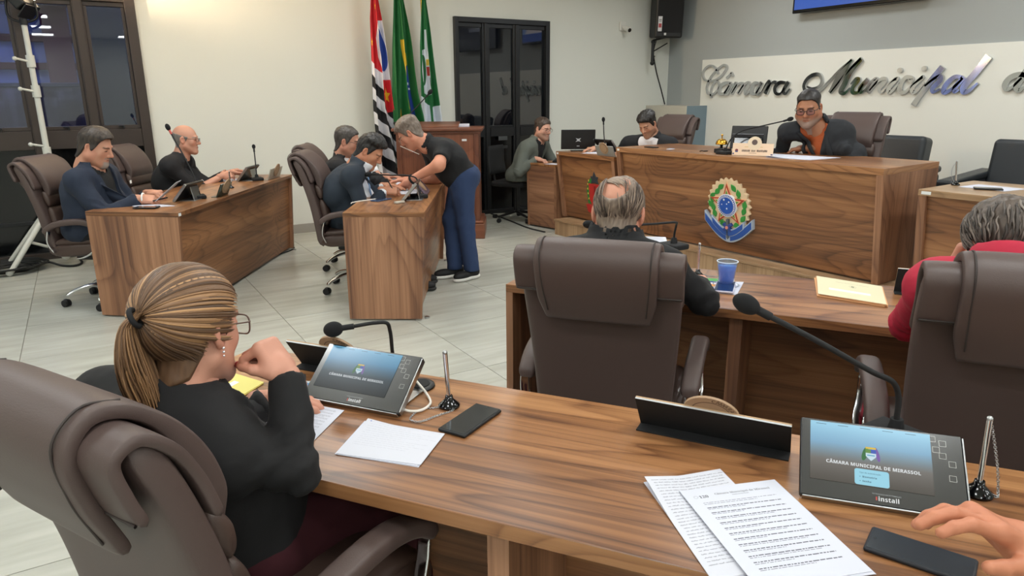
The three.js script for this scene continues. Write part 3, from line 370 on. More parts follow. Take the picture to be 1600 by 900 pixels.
// window at the left of the back wall
const M_alu = std({ color: 0x3f3631, roughness: .42, metalness: .35 }), M_aluBlack = std({ color: 0x1d1e20, roughness: .4, metalness: .3 });
{
  const w = structGroup('window_1'), z = ZA - .02, bar = (x0, x1, y0, y1, d = .09, zz = z) => rbox(x1 - x0, y1 - y0, d, .004, (x0 + x1) / 2, (y0 + y1) / 2, zz);
  obj('window_frame', [bar(.52, .61, 0, 2.42, .13), bar(-1.65, .52, 2.35, 2.42, .13), bar(-1.65, -1.56, 0, 2.42, .13), bar(-1.56, .52, .0, .06, .12)], M_alu, w);
  for (const [a, b] of [[.09, .18], [-.38, -.30], [-.95, -.87]]) { const m = obj('mullion', [bar(a, b, .06, 2.35, .11), bar(a + .01, b - .01, .06, 2.35, .14)], M_alu, w); }
  for (const [a, b] of [[.18, .52], [-.30, .09], [-.87, -.38], [-1.56, -.95]]) {
    obj('rail', [bar(a, b, 1.03, 1.20, .10)], M_alu, w); obj('sash', [bar(a, b, 2.31, 2.35, .06), bar(a, b, 1.20, 1.235, .06), bar(a, a + .03, 1.235, 2.31, .06), bar(b - .03, b, 1.235, 2.31, .06)], M_alu, w);
    obj('glass_pane', box(b - a - .05, 1.09, .006, (a + b) / 2, 1.77, z - .01), phys({ color: 0xb8bcc4, roughness: .015, transmission: 1, thickness: 0, ior: 1.72 }), w);
    obj('lower_pane', box(b - a, .66, .008, (a + b) / 2, .70, z), M.blackGloss, w); obj('lower_pane', box(b - a, .28, .008, (a + b) / 2, .20, z), M.blackGloss, w); obj('bead', bar(a, b, .335, .37, .05), M_aluBlack, w); obj('latch', [rbox(.05, .014, .03, .004, (a + b) / 2, 1.228, z + .06), rbox(.014, .03, .02, .004, (a + b) / 2 + .02, 1.215, z + .07)], M.black, w);
  }
}
// glazed black door in the back wall
{
  const d = structGroup('door_1'), z = ZA - .01, bar = (x0, x1, y0, y1, dd = .08, zz = z) => rbox(x1 - x0, y1 - y0, dd, .004, (x0 + x1) / 2, (y0 + y1) / 2, zz); const xs = [[4.02, 4.35], [4.45, 4.79], [4.89, 5.27]];
  const glassM = phys({ color: 0x0d1016, roughness: .012, metalness: 0, ior: 1.85, specularIntensity: 1 });
  obj('door_frame', [bar(3.97, 4.02, 0, 2.39, .12), bar(5.27, 5.33, 0, 2.39, .12), bar(4.02, 5.27, 2.33, 2.39, .12), bar(4.02, 5.27, 0, .05, .1)], M_aluBlack, d);
  for (const [a, b] of [[4.35, 4.45], [4.79, 4.89]]) obj('mullion', [bar(a, b, .05, 2.33, .07), bar(a + .03, b - .03, .05, 2.33, .10)], M_aluBlack, d);
  xs.forEach(([a, b], i) => { obj('rail', bar(a, b, .98, 1.09, .09), M_aluBlack, d); obj('sash', [bar(a, b, 2.28, 2.33, .05), bar(a, b, 1.09, 1.115, .05)], M_aluBlack, d);
    obj('glass_pane', box(b - a, 1.17, .008, 0, 0, 0).rotateY(rad(0)).translate((a + b) / 2, 1.70, z), glassM, d); obj('lower_panel', box(b - a, .93, .012, (a + b) / 2, .515, z), M.blackGloss, d); });
  obj('lock_plate', rbox(.13, .05, .012, .003, 4.62, .955, z + .05), hex(0x55585a, .4, .5), d); obj('door_handle', [rbox(.09, .035, .02, .005, 4.64, .845, z + .05)], hex(0x303234, .4, .5), d);
}
// outside the window: a stained yard wall and the neighbouring building
{
  const stain = canvasTex(512, 256, (c, w, h) => { c.fillStyle = '#7d6f76'; c.fillRect(0, 0, w, h); const R = rng(8); for (let i = 0; i < 420; i++) { const x = R() * w, l = 40 + R() * 170, g = c.createLinearGradient(0, 0, 0, l); const a = .08 + R() * .26; g.addColorStop(0, R() > .35 ? `rgba(45,34,42,${a})` : `rgba(190,180,190,${a})`); g.addColorStop(1, 'rgba(60,40,50,0)'); c.fillStyle = g; c.save(); c.translate(x, R() * 40); c.fillRect(0, 0, 4 + R() * 22, l); c.restore(); } });
  const y = thing('yard_wall', 'stained concrete yard wall outside the window at the left', 'wall', [-.9, 0, -10.4]); obj('wall_panel', box(4.4, 1.62, .15, 0, .81, 0), std({ map: stain, roughness: .9 }), y); obj('coping', rbox(4.4, .05, .2, .01, 0, 1.64, 0), hex(0x57525a, .9), y);
  const b = thing('neighbour_building', 'building with dark red beams and pale blue panels beyond the yard wall', 'building', [-1.2, 0, -13.2]);
  obj('facade', box(6.5, 5, .2, -.4, 2.5, -.2), hex(0x8a90b4, .8), b); for (const yy of [1.95, 2.35]) obj('beam', rbox(6.5, .10, .16, .01, -.4, yy, 0), hex(0x5c2028, .7), b); for (const xx of [1.10, -.75]) obj('column', rbox(.36, 5, .2, .01, xx, 2.5, .02), hex(0x642630, .7), b); obj('roof_edge', rbox(6.8, .14, .9, .02, -.4, 2.88, .4), hex(0x4d5064, .8), b);
  const p = thing('side_wall', 'dark grey outside wall seen through the right window pane', 'wall', [.75, 0, -9.6]); obj('wall_panel', box(1.3, 3.6, .2, 0, 1.8, 0), hex(0x2c2f36, .9), p);
  const o = thing('yard', 'dark ground of the yard behind the window', 'ground', [0, 0, -11]); obj('paving', box(10, .08, 5.6, 0, -.16, 0), hex(0x4a4640, .9), o);
}
// ceiling light panels: glowing diffuser, frame and a light of the same size
{
  const frameM = hex(0xd9d9d6, .5), glow = std({ color: 0xffffff, emissive: PANEL_COLOR, emissiveIntensity: PANEL_GLOW, roughness: .6 }); let proto = null; let n = 0;
  for (const z of [-5.7, -3.0, -.3, 2.4, 5.1, 7.6]) for (const x of [-2.9, -.55, 1.6, 3.75, 6.0]) {
    const t = thing('ceiling_light', 'square white ceiling light panel above the chamber', 'light', [x, CEIL, z], 0, 'ceiling light panels out of view');
    obj('light_frame', [box(.66, .03, .03, 0, -.015, .315), box(.66, .03, .03, 0, -.015, -.315), box(.03, .03, .6, .315, -.015, 0), box(.03, .03, .6, -.315, -.015, 0)], frameM, t);
    obj('diffuser', box(.60, .012, .60, 0, -.012, 0), glow, t);
    const l = new THREE.RectAreaLight(PANEL_COLOR, PANEL_LIGHT, .60, .60); l.position.set(0, -.035, 0); l.rotation.x = -Math.PI / 2; t.add(l);
  }
}
// ---------------------------------------------------------------- desks
function desk(name, label, c, o) {                                    // c: front-left, front-right, back-right, back-left corners of the top [x,z]; front = public side
  const base = V((c[0][0] + c[2][0]) / 2, o.y0 || 0, (c[0][1] + c[2][1]) / 2), t = thing(name, label, 'desk', [base.x, base.y, base.z]);
  const q = c.map(p => V(p[0] - base.x, 0, p[1] - base.z)), [FL, FR, BR, BL] = q, along = FR.clone().sub(FL).normalize(), dn = FL.clone().sub(BL).normalize(), h = o.h - base.y, th = o.th || .03, rec = o.recess ?? .045, off = o.off || 0;
  obj('tabletop', worldUV(slab(q.map(p => [p.x, p.z]), h - th, h), 'h', along, off), o.topMat || M.wood, t);
  const y = (p, v) => V(p.x, v, p.z), et = o.et || .03, ped = o.foot ?? .012;
  const end = (f, b, s) => { const a = along.clone().multiplyScalar(s * et), fb = f.clone().addScaledVector(dn, -rec); return worldUV(hexa([y(fb, ped), y(b, ped), y(b.clone().add(a), ped), y(fb.clone().add(a), ped)], [y(f.clone().addScaledVector(dn, -.002), h - th), y(b, h - th), y(b.clone().add(a), h - th), y(f.clone().addScaledVector(dn, -.002).add(a), h - th)]), 'v', along, off + .3); };
  obj('end_panel', end(FL, BL, 1), o.endMat || M.woodV, t); obj('end_panel', end(FR, BR, -1), o.endMat || M.woodV, t);
  const ins = o.inset ?? .03, a0 = along.clone().multiplyScalar(et), up = h - th - (o.topGap || 0), f0 = FL.clone().add(a0).addScaledVector(dn, -ins), f1 = FR.clone().sub(a0).addScaledVector(dn, -ins), bot = o.frontBottom ?? ped + .01, k = -rec * (1 - 0), bk = -.018;
  const P = (f, d) => f.clone().addScaledVector(dn, d);
  obj('front_panel', worldUV(hexa([y(P(f0, k), bot), y(P(f1, k), bot), y(P(f1, k + bk), bot), y(P(f0, k + bk), bot)], [y(f0, up), y(f1, up), y(P(f1, bk), up), y(P(f0, bk), up)]), 'h', along, off + .55), o.frontMat || M.woodB, t);
  for (const d of o.dividers || []) { const m = FL.clone().addScaledVector(along, d), w = along.clone().multiplyScalar(.045), fr = m.clone().addScaledVector(dn, -ins - rec), b = m.clone().addScaledVector(BL.clone().sub(FL).normalize(), BL.clone().sub(FL).length() - .04); obj('divider', worldUV(hexa([y(fr, ped), y(b, ped), y(b.clone().add(w), ped), y(fr.clone().add(w), ped)], [y(fr, h - th), y(b, h - th), y(b.clone().add(w), h - th), y(fr.clone().add(w), h - th)]), 'v'), M.woodV, t); }
  for (const p of [FL, FR, BR, BL]) { const c2 = FL.clone().add(FR).add(BR).add(BL).multiplyScalar(.25), p2 = p.clone().lerp(c2, .06); if (!o.noFeet) obj('foot', cyl(.018, .018, ped + .002, p2.x, ped / 2, p2.z, 16), M.steel, t); }
  for (const s of o.stickers || []) { const m = P(FL.clone().addScaledVector(along, s[0]), .001); obj('sticker', rbox(.001, .02, s[1] || .03, .0004, 0, 0, 0).rotateY(Math.atan2(dn.x, dn.z) - Math.PI / 2).translate(m.x, h - th / 2 + (s[2] || 0), m.z), hex(0xd8dcdc, .6), t).userData.label = 'small white inventory sticker'; }
  return t;
}
const lineQ = (p, a, n, len, dep) => [p, [p[0] + a[0] * len, p[1] + a[1] * len], [p[0] + a[0] * len + n[0] * dep, p[1] + a[1] * len + n[1] * dep], [p[0] + n[0] * dep, p[1] + n[1] * dep]];
// near row (N), middle row (M): seen from the sitters' side, modesty panel at the far side
const NE = [.594, .804], NN = [.804, -.594], ME = [.565, .825], MN = [.825, -.565];
const nearPt = (t, n) => [NE[0] * t + NN[0] * n, NE[1] * t + NN[1] * n], midPt = (t, n) => [ME[0] * t + MN[0] * n, ME[1] * t + MN[1] * n];
desk('councillor_desk', 'long walnut desk in the foreground with two voting terminals on it', lineQ(nearPt(1.75, 1.584), [-NE[0], -NE[1]], [-NN[0], -NN[1]], 3.275, .566), { h: .75, off: .35, dividers: [1.04, 2.2], inset: .12, th: .033 });
desk('councillor_desk', 'walnut desk in the middle row with the blue cup and cream folder on it', lineQ(midPt(2.3, 3.085), [-ME[0], -ME[1]], [-MN[0], -MN[1]], 3.48, .575), { h: .75, off: 1.2, dividers: [1.53, 2.55], inset: .10, th: .033, frontBottom: .05 });
desk('councillor_desk', 'long walnut desk by the window where two men in dark jackets sit', [[.48, -5.13], [1.73, -7.10], [1.15, -7.46], [-.05, -5.56]], { h: .75, off: .9, stickers: [[.02, .035]] });
desk('councillor_desk', 'short walnut desk seen end-on in front of the flags', [[1.87, -4.24], [2.80, -5.84], [2.34, -6.12], [1.41, -4.53]], { h: .75, off: 1.7, frontMat: M.wood });
// the board's tables on the platform
const dP = (x, z, l, d = 0) => [x + PA.x * l - PNV.x * d, z + PA.z * l - PNV.z * d];
desk('board_table', 'highest walnut board table with the blue and green star emblem', [[4.41, -5.385], [4.578, -2.778], [5.395, -2.86], [5.22, -5.44]], { h: 1.0, y0: .17, th: .045, recess: .12, et: .05, off: .2, topGap: 0, inset: .035, noFeet: true, ped: 0, foot: .005, stickers: [[.03, .03]] });
desk('board_table', 'left walnut board table with the red shield emblem', [[4.42, -6.42], [4.448, -5.46], [5.17, -5.5], [5.15, -6.46]], { h: .895, y0: .17, th: .04, recess: .10, et: .045, off: .8, inset: .03, noFeet: true, foot: .005, stickers: [[.03, .03]] });
desk('board_table', 'right walnut board table with the pen stand and a sheet of paper', [[4.63, -2.56], [4.73, -1.0], [5.5, -1.05], [5.4, -2.61]], { h: .885, y0: .17, th: .04, recess: .10, et: .05, off: 1.4, inset: .03, noFeet: true, foot: .005, topMat: wood(paleWood, .3), stickers: [[.05, .06]] });
desk('typing_desk', 'low walnut desk where the man in the grey hoodie types', [[4.36, -6.93], [4.455, -6.475], [5.25, -6.55], [5.25, -7.0]], { h: .74, th: .03, recess: .02, off: 2.1, frontMat: M.woodV, inset: .003 });
// lectern
{
  const yaw = Math.atan2(-.514, .858), t = thing('lectern', 'reddish wooden lectern with plinth standing behind the bending man', 'lectern', [3.30, 0, -7.0], yaw);
  obj('plinth', [worldUV(rbox(.96, .16, .56, .008, 0, .08, 0), 'h'), worldUV(rbox(.93, .03, .53, .01, 0, .175, 0), 'h')], M.redwood, t);
  obj('cabinet', worldUV(rbox(.86, .93, .46, .004, 0, .65, 0), 'v'), M.redwood, t); obj('corner_post', worldUV(rbox(.05, .93, .02, .004, .405, .65, .235), 'v'), M.redwood, t); obj('corner_post', worldUV(rbox(.05, .93, .02, .004, -.405, .65, .235), 'v'), M.redwood, t);
  obj('cornice', [worldUV(rbox(.90, .03, .50, .006, 0, 1.12, 0), 'h'), worldUV(rbox(.95, .03, .55, .008, 0, 1.148, 0), 'h')], M.redwood, t); obj('reading_board', worldUV(rbox(.62, .02, .30, .004, -.10, 1.185, -.05, rad(8)), 'h'), M.redwood, t);
  const s = obj('sticker', rbox(.05, .022, .002, .0008, .28, 1.04, .232), hex(0xdedede, .6), t); s.userData.label = 'small white sticker';
}
// ---------------------------------------------------------------- executive chairs
function makeChair() {
  const t = new THREE.Group(); const X = V(1, 0, 0), L = M.leather, LI = M.leatherIn;
  obj('seat', [sweep([[0, .44, -.24], [0, .455, 0], [0, .46, .18], [0, .43, .275]], X, k => .50, .11, 28, 5, .8), sweep([[0, .50, -.22], [0, .515, 0], [0, .51, .17], [0, .47, .26]], X, .46, .06, 28, 4, .9)], LI, t);
  const back = [[0, .40, -.235], [0, .58, -.255], [0, .76, -.285], [0, .94, -.335], [0, 1.04, -.375], [0, 1.075, -.40]];
  obj('backrest', sweep(back, X, k => .445 + .055 * sstep(0, .9, k), k => .085 - .02 * k, 32, 6, .9), L, t);
  obj('back_cushion', [sweep([[0, .56, -.200], [0, .66, -.21], [0, .77, -.232]], X, .40, .07, 24, 4, 1), sweep([[0, .77, -.228], [0, .83, -.24], [0, .88, -.262]], X, .40, .065, 24, 4, 1)], LI, t);
  const wing = [[0, .90, -.275], [0, .99, -.305], [0, 1.055, -.345], [0, 1.088, -.392], [0, 1.072, -.428], [0, 1.01, -.418], [0, .955, -.398]];
  obj('top_flap', sweep(wing, X, k => .498 + .017 * sstep(.2, .5, k), .024, 28, 8, .9), L, t);
  const pad = [[0, .83, -.235], [0, .90, -.235], [0, .98, -.262], [0, 1.055, -.305], [0, 1.105, -.365], [0, 1.112, -.415], [0, 1.075, -.448], [0, .99, -.434], [0, .905, -.398], [0, .865, -.380]];
  obj('headrest', sweep(pad, X, k => .355 + .02 * Math.sin(k * Math.PI) - .03 * sstep(.85, 1, k), k => .030 + .035 * sstep(.45, .2, k) * sstep(0, .12, k), 32, 6, .7), L, t);
  obj('seam', [tube([[-.165, 1.118, -.36], [-.166, 1.128, -.418], [-.166, 1.09, -.461], [-.162, 1.0, -.451], [-.152, .90, -.413]], .0022, 30, 6), tube([[.165, 1.118, -.36], [.166, 1.128, -.418], [.166, 1.09, -.461], [.162, 1.0, -.451], [.152, .90, -.413]], .0022, 30, 6), tube([[-.252, .965, -.414], [.252, .965, -.414]], .003, 20, 6)], M.seam, t);
  for (const s of [1, -1]) {
    const a = obj('armrest', sweep([[s * .278, .59, -.24], [s * .281, .645, -.16], [s * .284, .672, -.02], [s * .284, .668, .09], [s * .284, .635, .17], [s * .284, .60, .20]], X, .062, .046, 18, 3.2, .8), L, t);
    obj('arm_frame', [sweep([[s * .282, .60, .185], [s * .282, .54, .175], [s * .29, .46, .12], [s * .275, .41, .03], [s * .25, .395, -.05]], X, .034, .012, 12, 4, .5), sweep([[s * .297, .61, -.19], [s * .29, .52, -.21], [s * .265, .44, -.19]], X, .034, .012, 12, 4, .5)], M.chrome, t);
  }
  obj('mechanism', [rbox(.24, .045, .28, .012, 0, .375, 0), rod([.10, .365, .02], [.30, .35, .05], .006), rbox(.05, .022, .03, .008, .315, .348, .052)], M.black, t); obj('gas_lift', [cyl(.028, .028, .2, 0, .26, 0), cyl(.018, .018, .1, 0, .34, 0)], M.black, t); obj('hub', lathe([[0, .085], [.04, .085], [.05, .10], [.048, .15], [.035, .165], [0, .165]]), M.chrome, t);
  for (let i = 0; i < 5; i++) {
    const a = i / 5 * 2 * Math.PI + .3, c = Math.cos(a), s = Math.sin(a), side = V(-s, 0, c);
    obj('leg', sweep([[c * .04, .135, s * .04], [c * .13, .14, s * .13], [c * .23, .115, s * .23], [c * .295, .078, s * .295]], side, k => .042 - .012 * k, k => .03 - .008 * k, 14, 3, .6), M.chrome, t);
    const cs = obj('caster', [-1, 1].map(k => mv(new THREE.CylinderGeometry(.027, .027, .018, 18), 0, 0, 0, 0, 0, Math.PI / 2).translate(k * .014, 0, 0).rotateY(-a + .8 + i).translate(c * .298, .0275, s * .298)), M.rubber, t); obj('caster_hood', ball(.022, c * .298, .044, s * .298, 1, .8, 1, 12), M.black, cs);
  }
  return t;
}
let chair0 = null;
function chair(label, x, z, fx, fz, floor = 0, s = 1) {
  if (!chair0) { chair0 = makeChair(); } const c = chair0.clone(); c.name = numbered('executive_chair'); c.position.set(x, floor, z); c.rotation.y = Math.atan2(fx, fz); c.scale.setScalar(s * .97); scene.add(c); tag(c, label, 'chair', 'brown leather executive chairs'); return c;
}
chair('brown leather chair in the left foreground under the woman with the ponytail', .225, -1.385, .88, -.475);
chair('brown leather chair seen from behind under the balding man in the black suit', 1.532, -1.824, .765, -.644);
chair('brown leather chair seen from behind under the man in the red jacket', 2.105, -.895, .80, -.60, 0, 1.055);
chair('brown leather chair by the window under the bearded man in the navy jacket', .02, -6.00, .838, .545);
chair('brown leather chair under the bald man with glasses at the window desk', .60, -6.98, .838, .545);
chair('brown leather chair under the young man in the dark suit and blue tie', 1.76, -5.30, .87, .49);
chair('brown leather chair hidden behind the man with the dark cropped hair', 1.98, -6.05, .87, .49);
chair('brown leather chair on the platform under the man in the white shirt', 5.48, -5.95, -.97, .25, .17);
chair('brown leather chair on the platform under the man in the orange shirt', 5.42, -3.70, -.95, .31, .17, 1.06);
// ---------------------------------------------------------------- black armchairs on the platform
function armchair(label, x, z, yaw) {
  const t = thing('armchair', label, 'armchair', [x, .17, z], yaw, 'black armchairs by the panel'), m = M.armBlack;
  obj('seat', rbox(.56, .20, .58, .04, 0, .31, .06, 0, 0, 0, 5), m, t); obj('backrest', rbox(.60, .62, .20, .045, 0, .62, -.27, rad(-9), 0, 0, 5), m, t); for (const s of [1, -1]) obj('armrest', [rbox(.13, .48, .74, .035, s * .35, .37, .02, 0, 0, 0, 5), rbox(.14, .06, .78, .025, s * .35, .62, .03, rad(4), 0, 0, 5)], m, t); for (const [a, b] of [[-.3, -.28], [.3, -.28], [-.3, .28], [.3, .28]]) obj('leg', cyl(.02, .025, .12, a, .06, b), M.chrome, t);
}
armchair('black leather armchair behind the highest board table, by the sign panel', 6.27, -3.88, -Math.PI / 2 + .12);
armchair('black leather armchair with broad arms behind the right board table', 6.45, -2.80, -Math.PI / 2 + .05);
// typist's task chair
{
  const t = thing('task_chair', 'black task chair under the man in the grey hoodie', 'chair', [4.46, 0, -7.34], rad(30)); obj('seat', rbox(.46, .07, .44, .03, 0, .46, 0), M.blackMat, t); obj('backrest', sweep([[0, .56, -.25], [0, .72, -.275], [0, .90, -.27]], V(1, 0, 0), k => .40 - .04 * k, .055, 24, 3.5, 1), M.blackMat, t); obj('back_bar', tube([[0, .42, -.1], [0, .42, -.26], [0, .6, -.31], [0, .74, -.30]], .014), M.black, t); obj('gas_lift', cyl(.024, .024, .32, 0, .26, 0), M.black, t);
  for (let i = 0; i < 5; i++) { const a = i / 5 * 2 * Math.PI + .9, c = Math.cos(a), s = Math.sin(a); obj('leg', rod([0, .11, 0], [c * .29, .075, s * .29], .02, .014), M.black, t); obj('caster', mv(new THREE.CylinderGeometry(.026, .026, .04, 16), 0, 0, 0, 0, 0, Math.PI / 2).rotateY(a).translate(c * .29, .027, s * .29), M.rubber, t); }
}
// ---------------------------------------------------------------- on the walls: sign panel, lettering, screens, loudspeaker, camera
{
  const p = thing('sign_panel', 'large off-white panel on the grey wall carrying the chrome lettering', 'panel', [7.415, 0, -4.0]); obj('board', rbox(.03, 1.76, 6.5, .002, 0, 1.05, -.01), hex(0xdedfd8, .55), p);
}
{
  const W = {
    'Câmara': [[[-694,174],[-699,181],[-708,185],[-717,182],[-722,175],[-719,168],[-710,165],[-696,167],[-684,175],[-680,182],[-684,185],[-692,182],[-702,175],[-710,165],[-713,157],[-711,150],[-705,147],[-697,150],[-692,156],[-692,162],[-697,164],[-702,160],[-705,152],[-704,143]], [2.6]]
  };
  const strokes = [
    ['C', [[W['Câmara'][0], W['Câmara'][1]]]],
    ['letter', [[[[-679,168],[-675,171],[-671,175]],[3,2]], [[[-672,175],[-670,173],[-668,170]],[3,2]], [[[-671,162],[-680,162],[-688,158],[-690,151],[-687,148],[-680,150],[-673,159]],[3,5,5,3,2]], [[[-670,162],[-675,155],[-679,149],[-676,148],[-670,154]],[4,5,4,2]]]],
    ['letter', [[[[-670,154],[-663,162],[-662,160],[-669,148]],[1.5,3,4.5,4.5]], [[[-668,149],[-659,160],[-652,161],[-651,158],[-658,148]],[1.5,3,4.5,4.5]], [[[-657,149],[-648,160],[-642,162],[-641,160],[-646,152],[-645,148],[-639,151]],[1.5,3,4.5,4.5,2]]]],
    ['letter', [[[[-626,161],[-632,161],[-636,155],[-635,149],[-630,148],[-623,156]],[3,5,5,3,2]], [[[-621,162],[-627,152],[-625,147],[-621,150]],[5,5,3,2]]]],
    ['letter', [[[[-620,150],[-613,161],[-610,163],[-609,160],[-614,148]],[1.5,3,5,5]], [[[-613,152],[-607,160],[-602,162],[-599,161]],[2,3,5]]]],
    ['letter', [[[[-585,161],[-594,161],[-600,155],[-598,149],[-592,148],[-586,155]],[3,5,5,3,2]], [[[-581,162],[-587,151],[-584,148],[-578,154]],[5,5,3,2]]]]
  ];
  const strokes2 = [
    ['letter', [[[[-555,156],[-547,154],[-538,157],[-536,163],[-540,169],[-548,169],[-556,164],[-559,157],[-556,151],[-547,149],[-538,151],[-525,163],[-514,174],[-501,184]],[2,3,4.5,4,3,2]], [[[-501,184],[-513,168],[-519,156],[-524,149]],[3,7.5,7,4]], [[[-523,149],[-515,159],[-504,172],[-490,185]],[1.5,2,3,3]], [[[-490,184],[-501,171],[-507,157],[-510,150],[-506,148],[-499,154]],[5,7,6.5,4,2]]]],
    ['letter', [[[[-499,158],[-493,164],[-490,163],[-496,154],[-495,149],[-490,149],[-484,158]],[1.5,3,5,5,3,2]], [[[-479,163],[-487,153],[-486,149],[-482,151]],[5,5,3,2]]]],
    ['letter', [[[[-482,151],[-473,162],[-470,163],[-470,161],[-478,149]],[1.5,3,5,5]], [[[-476,151],[-467,161],[-462,163],[-460,161],[-465,153],[-463,149],[-459,152]],[1.5,3,5,5,3,2]]]],
    ['letter', [[[[-459,152],[-454,159],[-447,163],[-454,154],[-454,149],[-450,151],[-444,159]],[1.5,2,5,5,3,2]]], [[-445,171]]],
    ['letter', [[[[-433,159],[-431,162],[-437,164],[-442,157],[-442,150],[-437,149],[-430,156]],[5,4,4,5,4,2]]]],
    ['letter', [[[[-430,156],[-420,164],[-429,154],[-428,149],[-424,151],[-418,158]],[1.5,4,5,4,2]]], [[-420,172]]],
    ['letter', [[[[-402,173],[-412,159],[-419,148],[-426,136]],[6,6,5,5.5]], [[[-417,155],[-407,163],[-403,164],[-402,161],[-409,152],[-408,149],[-401,152]],[2,3,5,5,3,2]]]],
    ['letter', [[[[-382,163],[-389,163],[-397,154],[-397,149],[-394,149],[-386,156],[-381,162]],[3,5,5,3,2]], [[[-380,163],[-387,153],[-387,149],[-383,151]],[5,5,3,2]]]],
    ['letter', [[[[-361,181],[-370,167],[-379,153],[-378,149],[-374,150],[-367,157]],[7,6.5,6,4,2]]]]
  ];
  const strokes3 = [['letter', [[[[-326,163],[-333,164],[-340,161],[-343,155],[-341,151],[-337,153],[-330,161]],[4,5,5,3,2]], [[[-320,181],[-329,163],[-333,154],[-331,150],[-327,153]],[6,6,5,2]]]]];
  const chrome = std({ color: 0xc9cacc, roughness: .07, metalness: 1 });
  const word = (list, label, c) => {
    const t = thing('wall_lettering', label, 'lettering', [7.398, 1.5, c], -Math.PI / 2, 'chrome words on the sign panel');
    for (const [, st, dots] of list) { const g = st.map(([pts, w]) => ribbonSolid(pts.map(p => [p[0] / 100 - c, p[1] / 100 - 1.5]), w.map(x => x / 100), .028, 12 * pts.length)); for (const d of dots || []) obj('letter_dot', mv(new THREE.CylinderGeometry(.026, .026, .03, 24), 0, 0, 0, Math.PI / 2).translate(d[0] / 100 - c, d[1] / 100 - 1.5, .014), chrome, t); obj('letter', g, chrome, t); }
  };
  word(strokes, 'polished chrome script word Câmara at the left of the sign panel', -6.5); word(strokes2, 'polished chrome script word Municipal in the middle of the sign panel', -4.6); word(strokes3, 'polished chrome letter d starting the next word at the right edge', -3.3);
}
function tv(label, z0, z1, y0, draw, emit) {
  const w = z1 - z0, h = w * .57, t = thing('television', label, 'television', [7.30, y0 + h / 2, (z0 + z1) / 2], -Math.PI / 2); const map = canvasTex(512, 288, draw); obj('housing', rbox(w, h, .05, .01, 0, 0, -.005), M.blackGloss, t); obj('screen', new THREE.PlaneGeometry(w - .05, h - .06).translate(0, .008, .0215), std({ color: 0x050505, roughness: .2, emissive: 0xffffff, emissiveMap: map, emissiveIntensity: emit * .6 }), t); obj('wall_bracket', [rbox(.5, .05, .07, .005, 0, .1, -.065), rbox(.06, .4, .06, .005, 0, 0, -.06)], M.blackMat, t); return t;
}
tv('wide television high on the grey wall above the sign panel', -5.78, -4.18, 2.375, (c, w, h) => { const g = c.createLinearGradient(0, 0, w, 0); g.addColorStop(0, '#5d7fd0'); g.addColorStop(1, '#8ea9dd'); c.fillStyle = g; c.fillRect(0, 0, w, h); c.fillStyle = '#e8dfe6'; c.beginPath(); c.moveTo(190, 240); c.lineTo(250, 120); c.lineTo(400, 110); c.lineTo(480, 240); c.fill(); c.fillStyle = '#243a63'; c.fillRect(30, 120, 130, 110); c.beginPath(); c.arc(300, 90, 42, 0, 7); c.fillStyle = '#4a3a3c'; c.fill(); c.fillStyle = '#c9a592'; c.fillRect(420, 150, 60, 60); c.fillStyle = '#3f62b8'; c.fillRect(0, h - 46, w, 46); }, .8);
tv('second television on the grey wall, dark blue with two lines of text', -3.2, -1.6, 2.375, (c, w, h) => { c.fillStyle = '#141b34'; c.fillRect(0, 0, w, h); c.fillStyle = '#c8cfe2'; c.font = 'bold 34px sans-serif'; c.textAlign = 'center'; c.fillText('CÂMARA MUNICIPAL', w / 2, 130); c.fillText('DE MIRASSOL', w / 2, 178); }, .6);
{
  const t = thing('loudspeaker', 'black loudspeaker on a wall bracket in the upper corner', 'speaker', [7.12, 2.60, -7.70], rad(-28)); obj('cabinet', rbox(.38, .74, .34, .03, 0, 0, 0, rad(4)), M.black, t); obj('grille', rbox(.33, .66, .02, .008, 0, .02, .168, rad(4)), hex(0x17181a, .9), t);
  const st = obj('sticker', rbox(.055, .19, .003, .001, -.135, -.20, .185, rad(4)), std({ map: canvasTex(64, 192, (c) => { c.fillStyle = '#cfd0d2'; c.fillRect(0, 0, 64, 192); c.fillStyle = '#a03236'; c.fillRect(8, 92, 48, 52); c.fillStyle = '#3a3a40'; c.fillRect(10, 40, 44, 8); c.fillRect(10, 60, 44, 6); }), roughness: .4 }), t); st.userData.label = 'silver and red sticker'; obj('sticker', rbox(.03, .03, .002, .001, -.06, -.33, .18, rad(4)), hex(0xcccccc, .5), t);
  obj('bracket', [rod([-.18, -.42, .02], [-.18, -.70, .02], .022), rod([-.18, -.40, .02], [.0, -.36, 0], .012), ball(.03, -.18, -.70, .02), ball(.028, -.18, -.42, .02), rod([-.18, -.55, .02], [.05, -.43, -.1], .008), rod([-.18, -.6, .02], [-.10, -.6, -.20], .012)], M.black, t);
  const w = obj('wall_cable', tube([[7.10, 2.24, -7.86], [7.11, 2.05, -7.93], [7.14, 1.95, -7.935], [7.20, 1.78, -7.94], [7.30, 1.55, -7.94], [7.385, 1.34, -7.94]], .008, 40), M.cable); tag(w, 'black cable hanging down the wall below the loudspeaker', 'cable');
}
{
  const t = thing('security_camera', 'small white security camera on the wall left of the loudspeaker', 'camera', [6.54, 2.38, -7.95]); obj('mount', [rbox(.10, .12, .03, .01, 0, 0, .015), rod([0, 0, .02], [0, -.02, .06], .016)], M.whitePlastic, t); obj('camera_body', mv(new THREE.CylinderGeometry(.036, .032, .11, 20), 0, 0, 0, Math.PI / 2 + .35).translate(.01, -.04, .10), M.whitePlastic, t); obj('lens', mv(new THREE.CylinderGeometry(.026, .026, .012, 20), 0, 0, 0, Math.PI / 2 + .35).translate(.01, -.06, .155), M.blackGloss, t);
}
